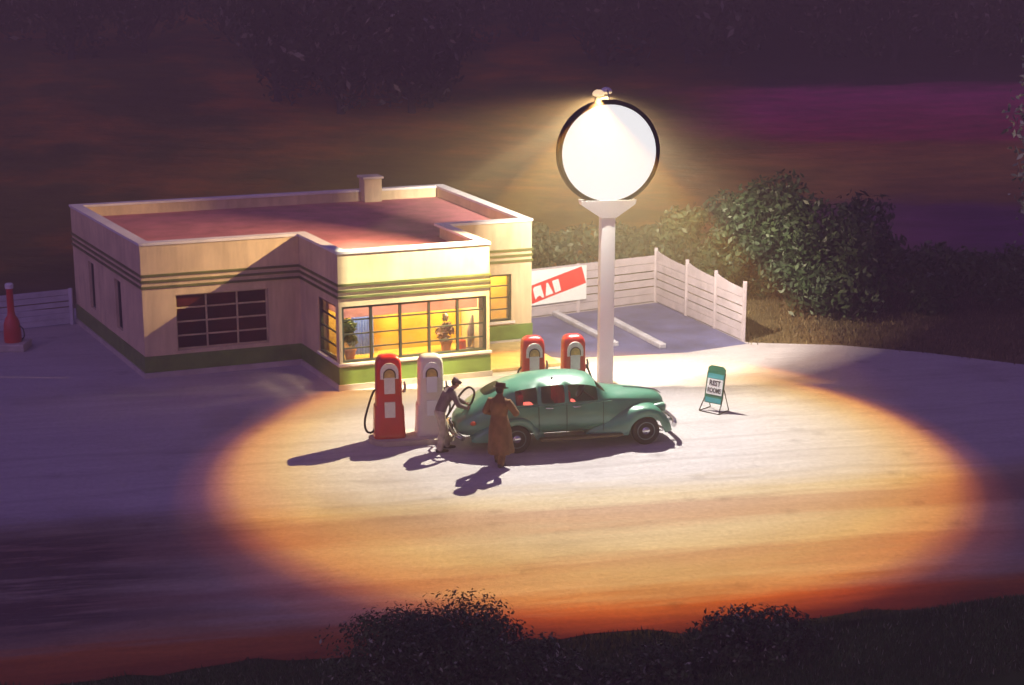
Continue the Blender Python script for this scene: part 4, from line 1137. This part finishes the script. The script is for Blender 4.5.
POOL = [(0, (1, .98, .92)), (24, (1, .97, .84)), (31, (1, .92, .68)), (36.5, (1, .83, .45)), (40.0, (1, .68, .20)), (42.8, (1, .47, .06)), (44.0, (.50, .16, .014)), (45.0, (.12, .03, .003)), (46.6, (0, 0, 0))]
AXP = (-.022, -.345, -1)
fA = flood('flood_front', PB + LA + V((0, 0, -.08)), AXP, 7000, 60, POOL, 2.05, barn=((nn, 3.2, .5),))
# the rear lamp carries the same pool on behind the disc
POOLR = [(0, (.98, .97, .93)), (20, (1, .95, .82)), (30, (1, .84, .50)), (36, (1, .72, .26)), (40.5, (1, .58, .11)), (43, (1, .42, .05)), (44.2, (.50, .16, .014)), (45.1, (.12, .03, .003)), (46.6, (0, 0, 0))]
fD = flood('flood_rear', PB + LB + V((0, 0, -.08)), AXP, 7000, 60, POOLR, 2.05, barn=((-nn, 3.2, .5),))
# its second beam throws back over the yard
fB = flood('flood_yard', PB + LB + V((0, 0, -.10)), (-.05, .80, -1), 10500, 60,
      [(0, (.62, .56, .47)), (20, (.64, .57, .47)), (29, (.95, .86, .72)), (37, (.95, .84, .68)), (43, (.33, .26, .18)), (49, (0, 0, 0))], 1.0, barn=(((.9, .45, 0), 3, .6),))
# two extra beams added at the rear lamp to brighten the building
tgt = V((-7.0, 43.6, 3.4))
fC = flood('flood_wall_extra', PB + LB + V((0, 0, -.08)), tgt - (PB + LB), 11500, 24,
      [(0, (1, .68, .37)), (10, (1, .66, .35)), (16, (.5, .33, .17)), (21, (0, 0, 0))], 0, barn=(((.0455, 1, 0), 320, .5),))
tgt = V((-3.1, 40.8, 2.5))  # added beam that only lifts the bay front
fE = flood('flood_bay_extra', PB + LB + V((0, 0, -.08)), tgt - (PB + LB), 21000, 30,
      [(0, (1, .94, .66)), (14, (1, .92, .62)), (20, (.5, .38, .2)), (26, (0, 0, 0))], 0, barn=(((-.089, 1, 0), 300, .5), ((.568, 0, -1), 170, .5)))
for lc in lamps_in:
    ld = bpy.data.lights.new('shop_lamp', 'POINT'); ld.energy = 260; ld.color = (1, .74, .36); ld.shadow_soft_size = .14
    o = bpy.data.objects.new('shop_lamp', ld); COL.objects.link(o); o.location = lc + V((0, 0, -.24))
ld = bpy.data.lights.new('moon', 'SUN'); ld.energy = .10; ld.angle = R(3); ld.color = (.62, .5, 1.0)
o = bpy.data.objects.new('moon', ld); COL.objects.link(o)
MEL, MAZ = R(38), R(215)
dr = -V((math.cos(MEL)*math.sin(MAZ), math.cos(MEL)*math.cos(MAZ), math.sin(MEL))); o.rotation_euler = dr.to_track_quat('-Z', 'Y').to_euler()

w = bpy.data.worlds.new('World'); sc.world = w; w.use_nodes = True
nt = w.node_tree; N, L = nt.nodes, nt.links; N.clear()
out = N.new('ShaderNodeOutputWorld'); bg = N.new('ShaderNodeBackground'); sk = N.new('ShaderNodeTexSky')
sk.sky_type = 'NISHITA'; sk.sun_disc = False; sk.sun_elevation = MEL; sk.sun_rotation = MAZ
tint = mix_c(N, L, 1.0, sk.outputs[0], (.84, .45, 1.10), 'MULTIPLY')
L.new(tint, bg.inputs[0]); bg.inputs[1].default_value = .070
L.new(bg.outputs[0], out.inputs[0])

# ------------------------------------------------------------------ camera and render settings
cd = bpy.data.cameras.new('camera'); cam = bpy.data.objects.new('camera', cd); COL.objects.link(cam)
cd.sensor_width = 36; cd.lens = 1600/1024*36; cd.clip_end = 2000; cd.clip_start = .1
cam.location = (0, 0, 11); cam.rotation_euler = (R(90 - 13.580), 0, 0)
sc.camera = cam
sc.view_settings.view_transform = 'Standard'; sc.view_settings.look = 'None'; sc.view_settings.gamma = 1; sc.view_settings.exposure = 0
sc.view_settings.use_curve_mapping = False
cy = sc.cycles
cy.use_denoising = True; cy.volume_bounces = 0; cy.max_bounces = 6; cy.diffuse_bounces = 2; cy.glossy_bounces = 2; cy.transparent_max_bounces = 12
cy.sample_clamp_indirect = 4; cy.use_adaptive_sampling = True
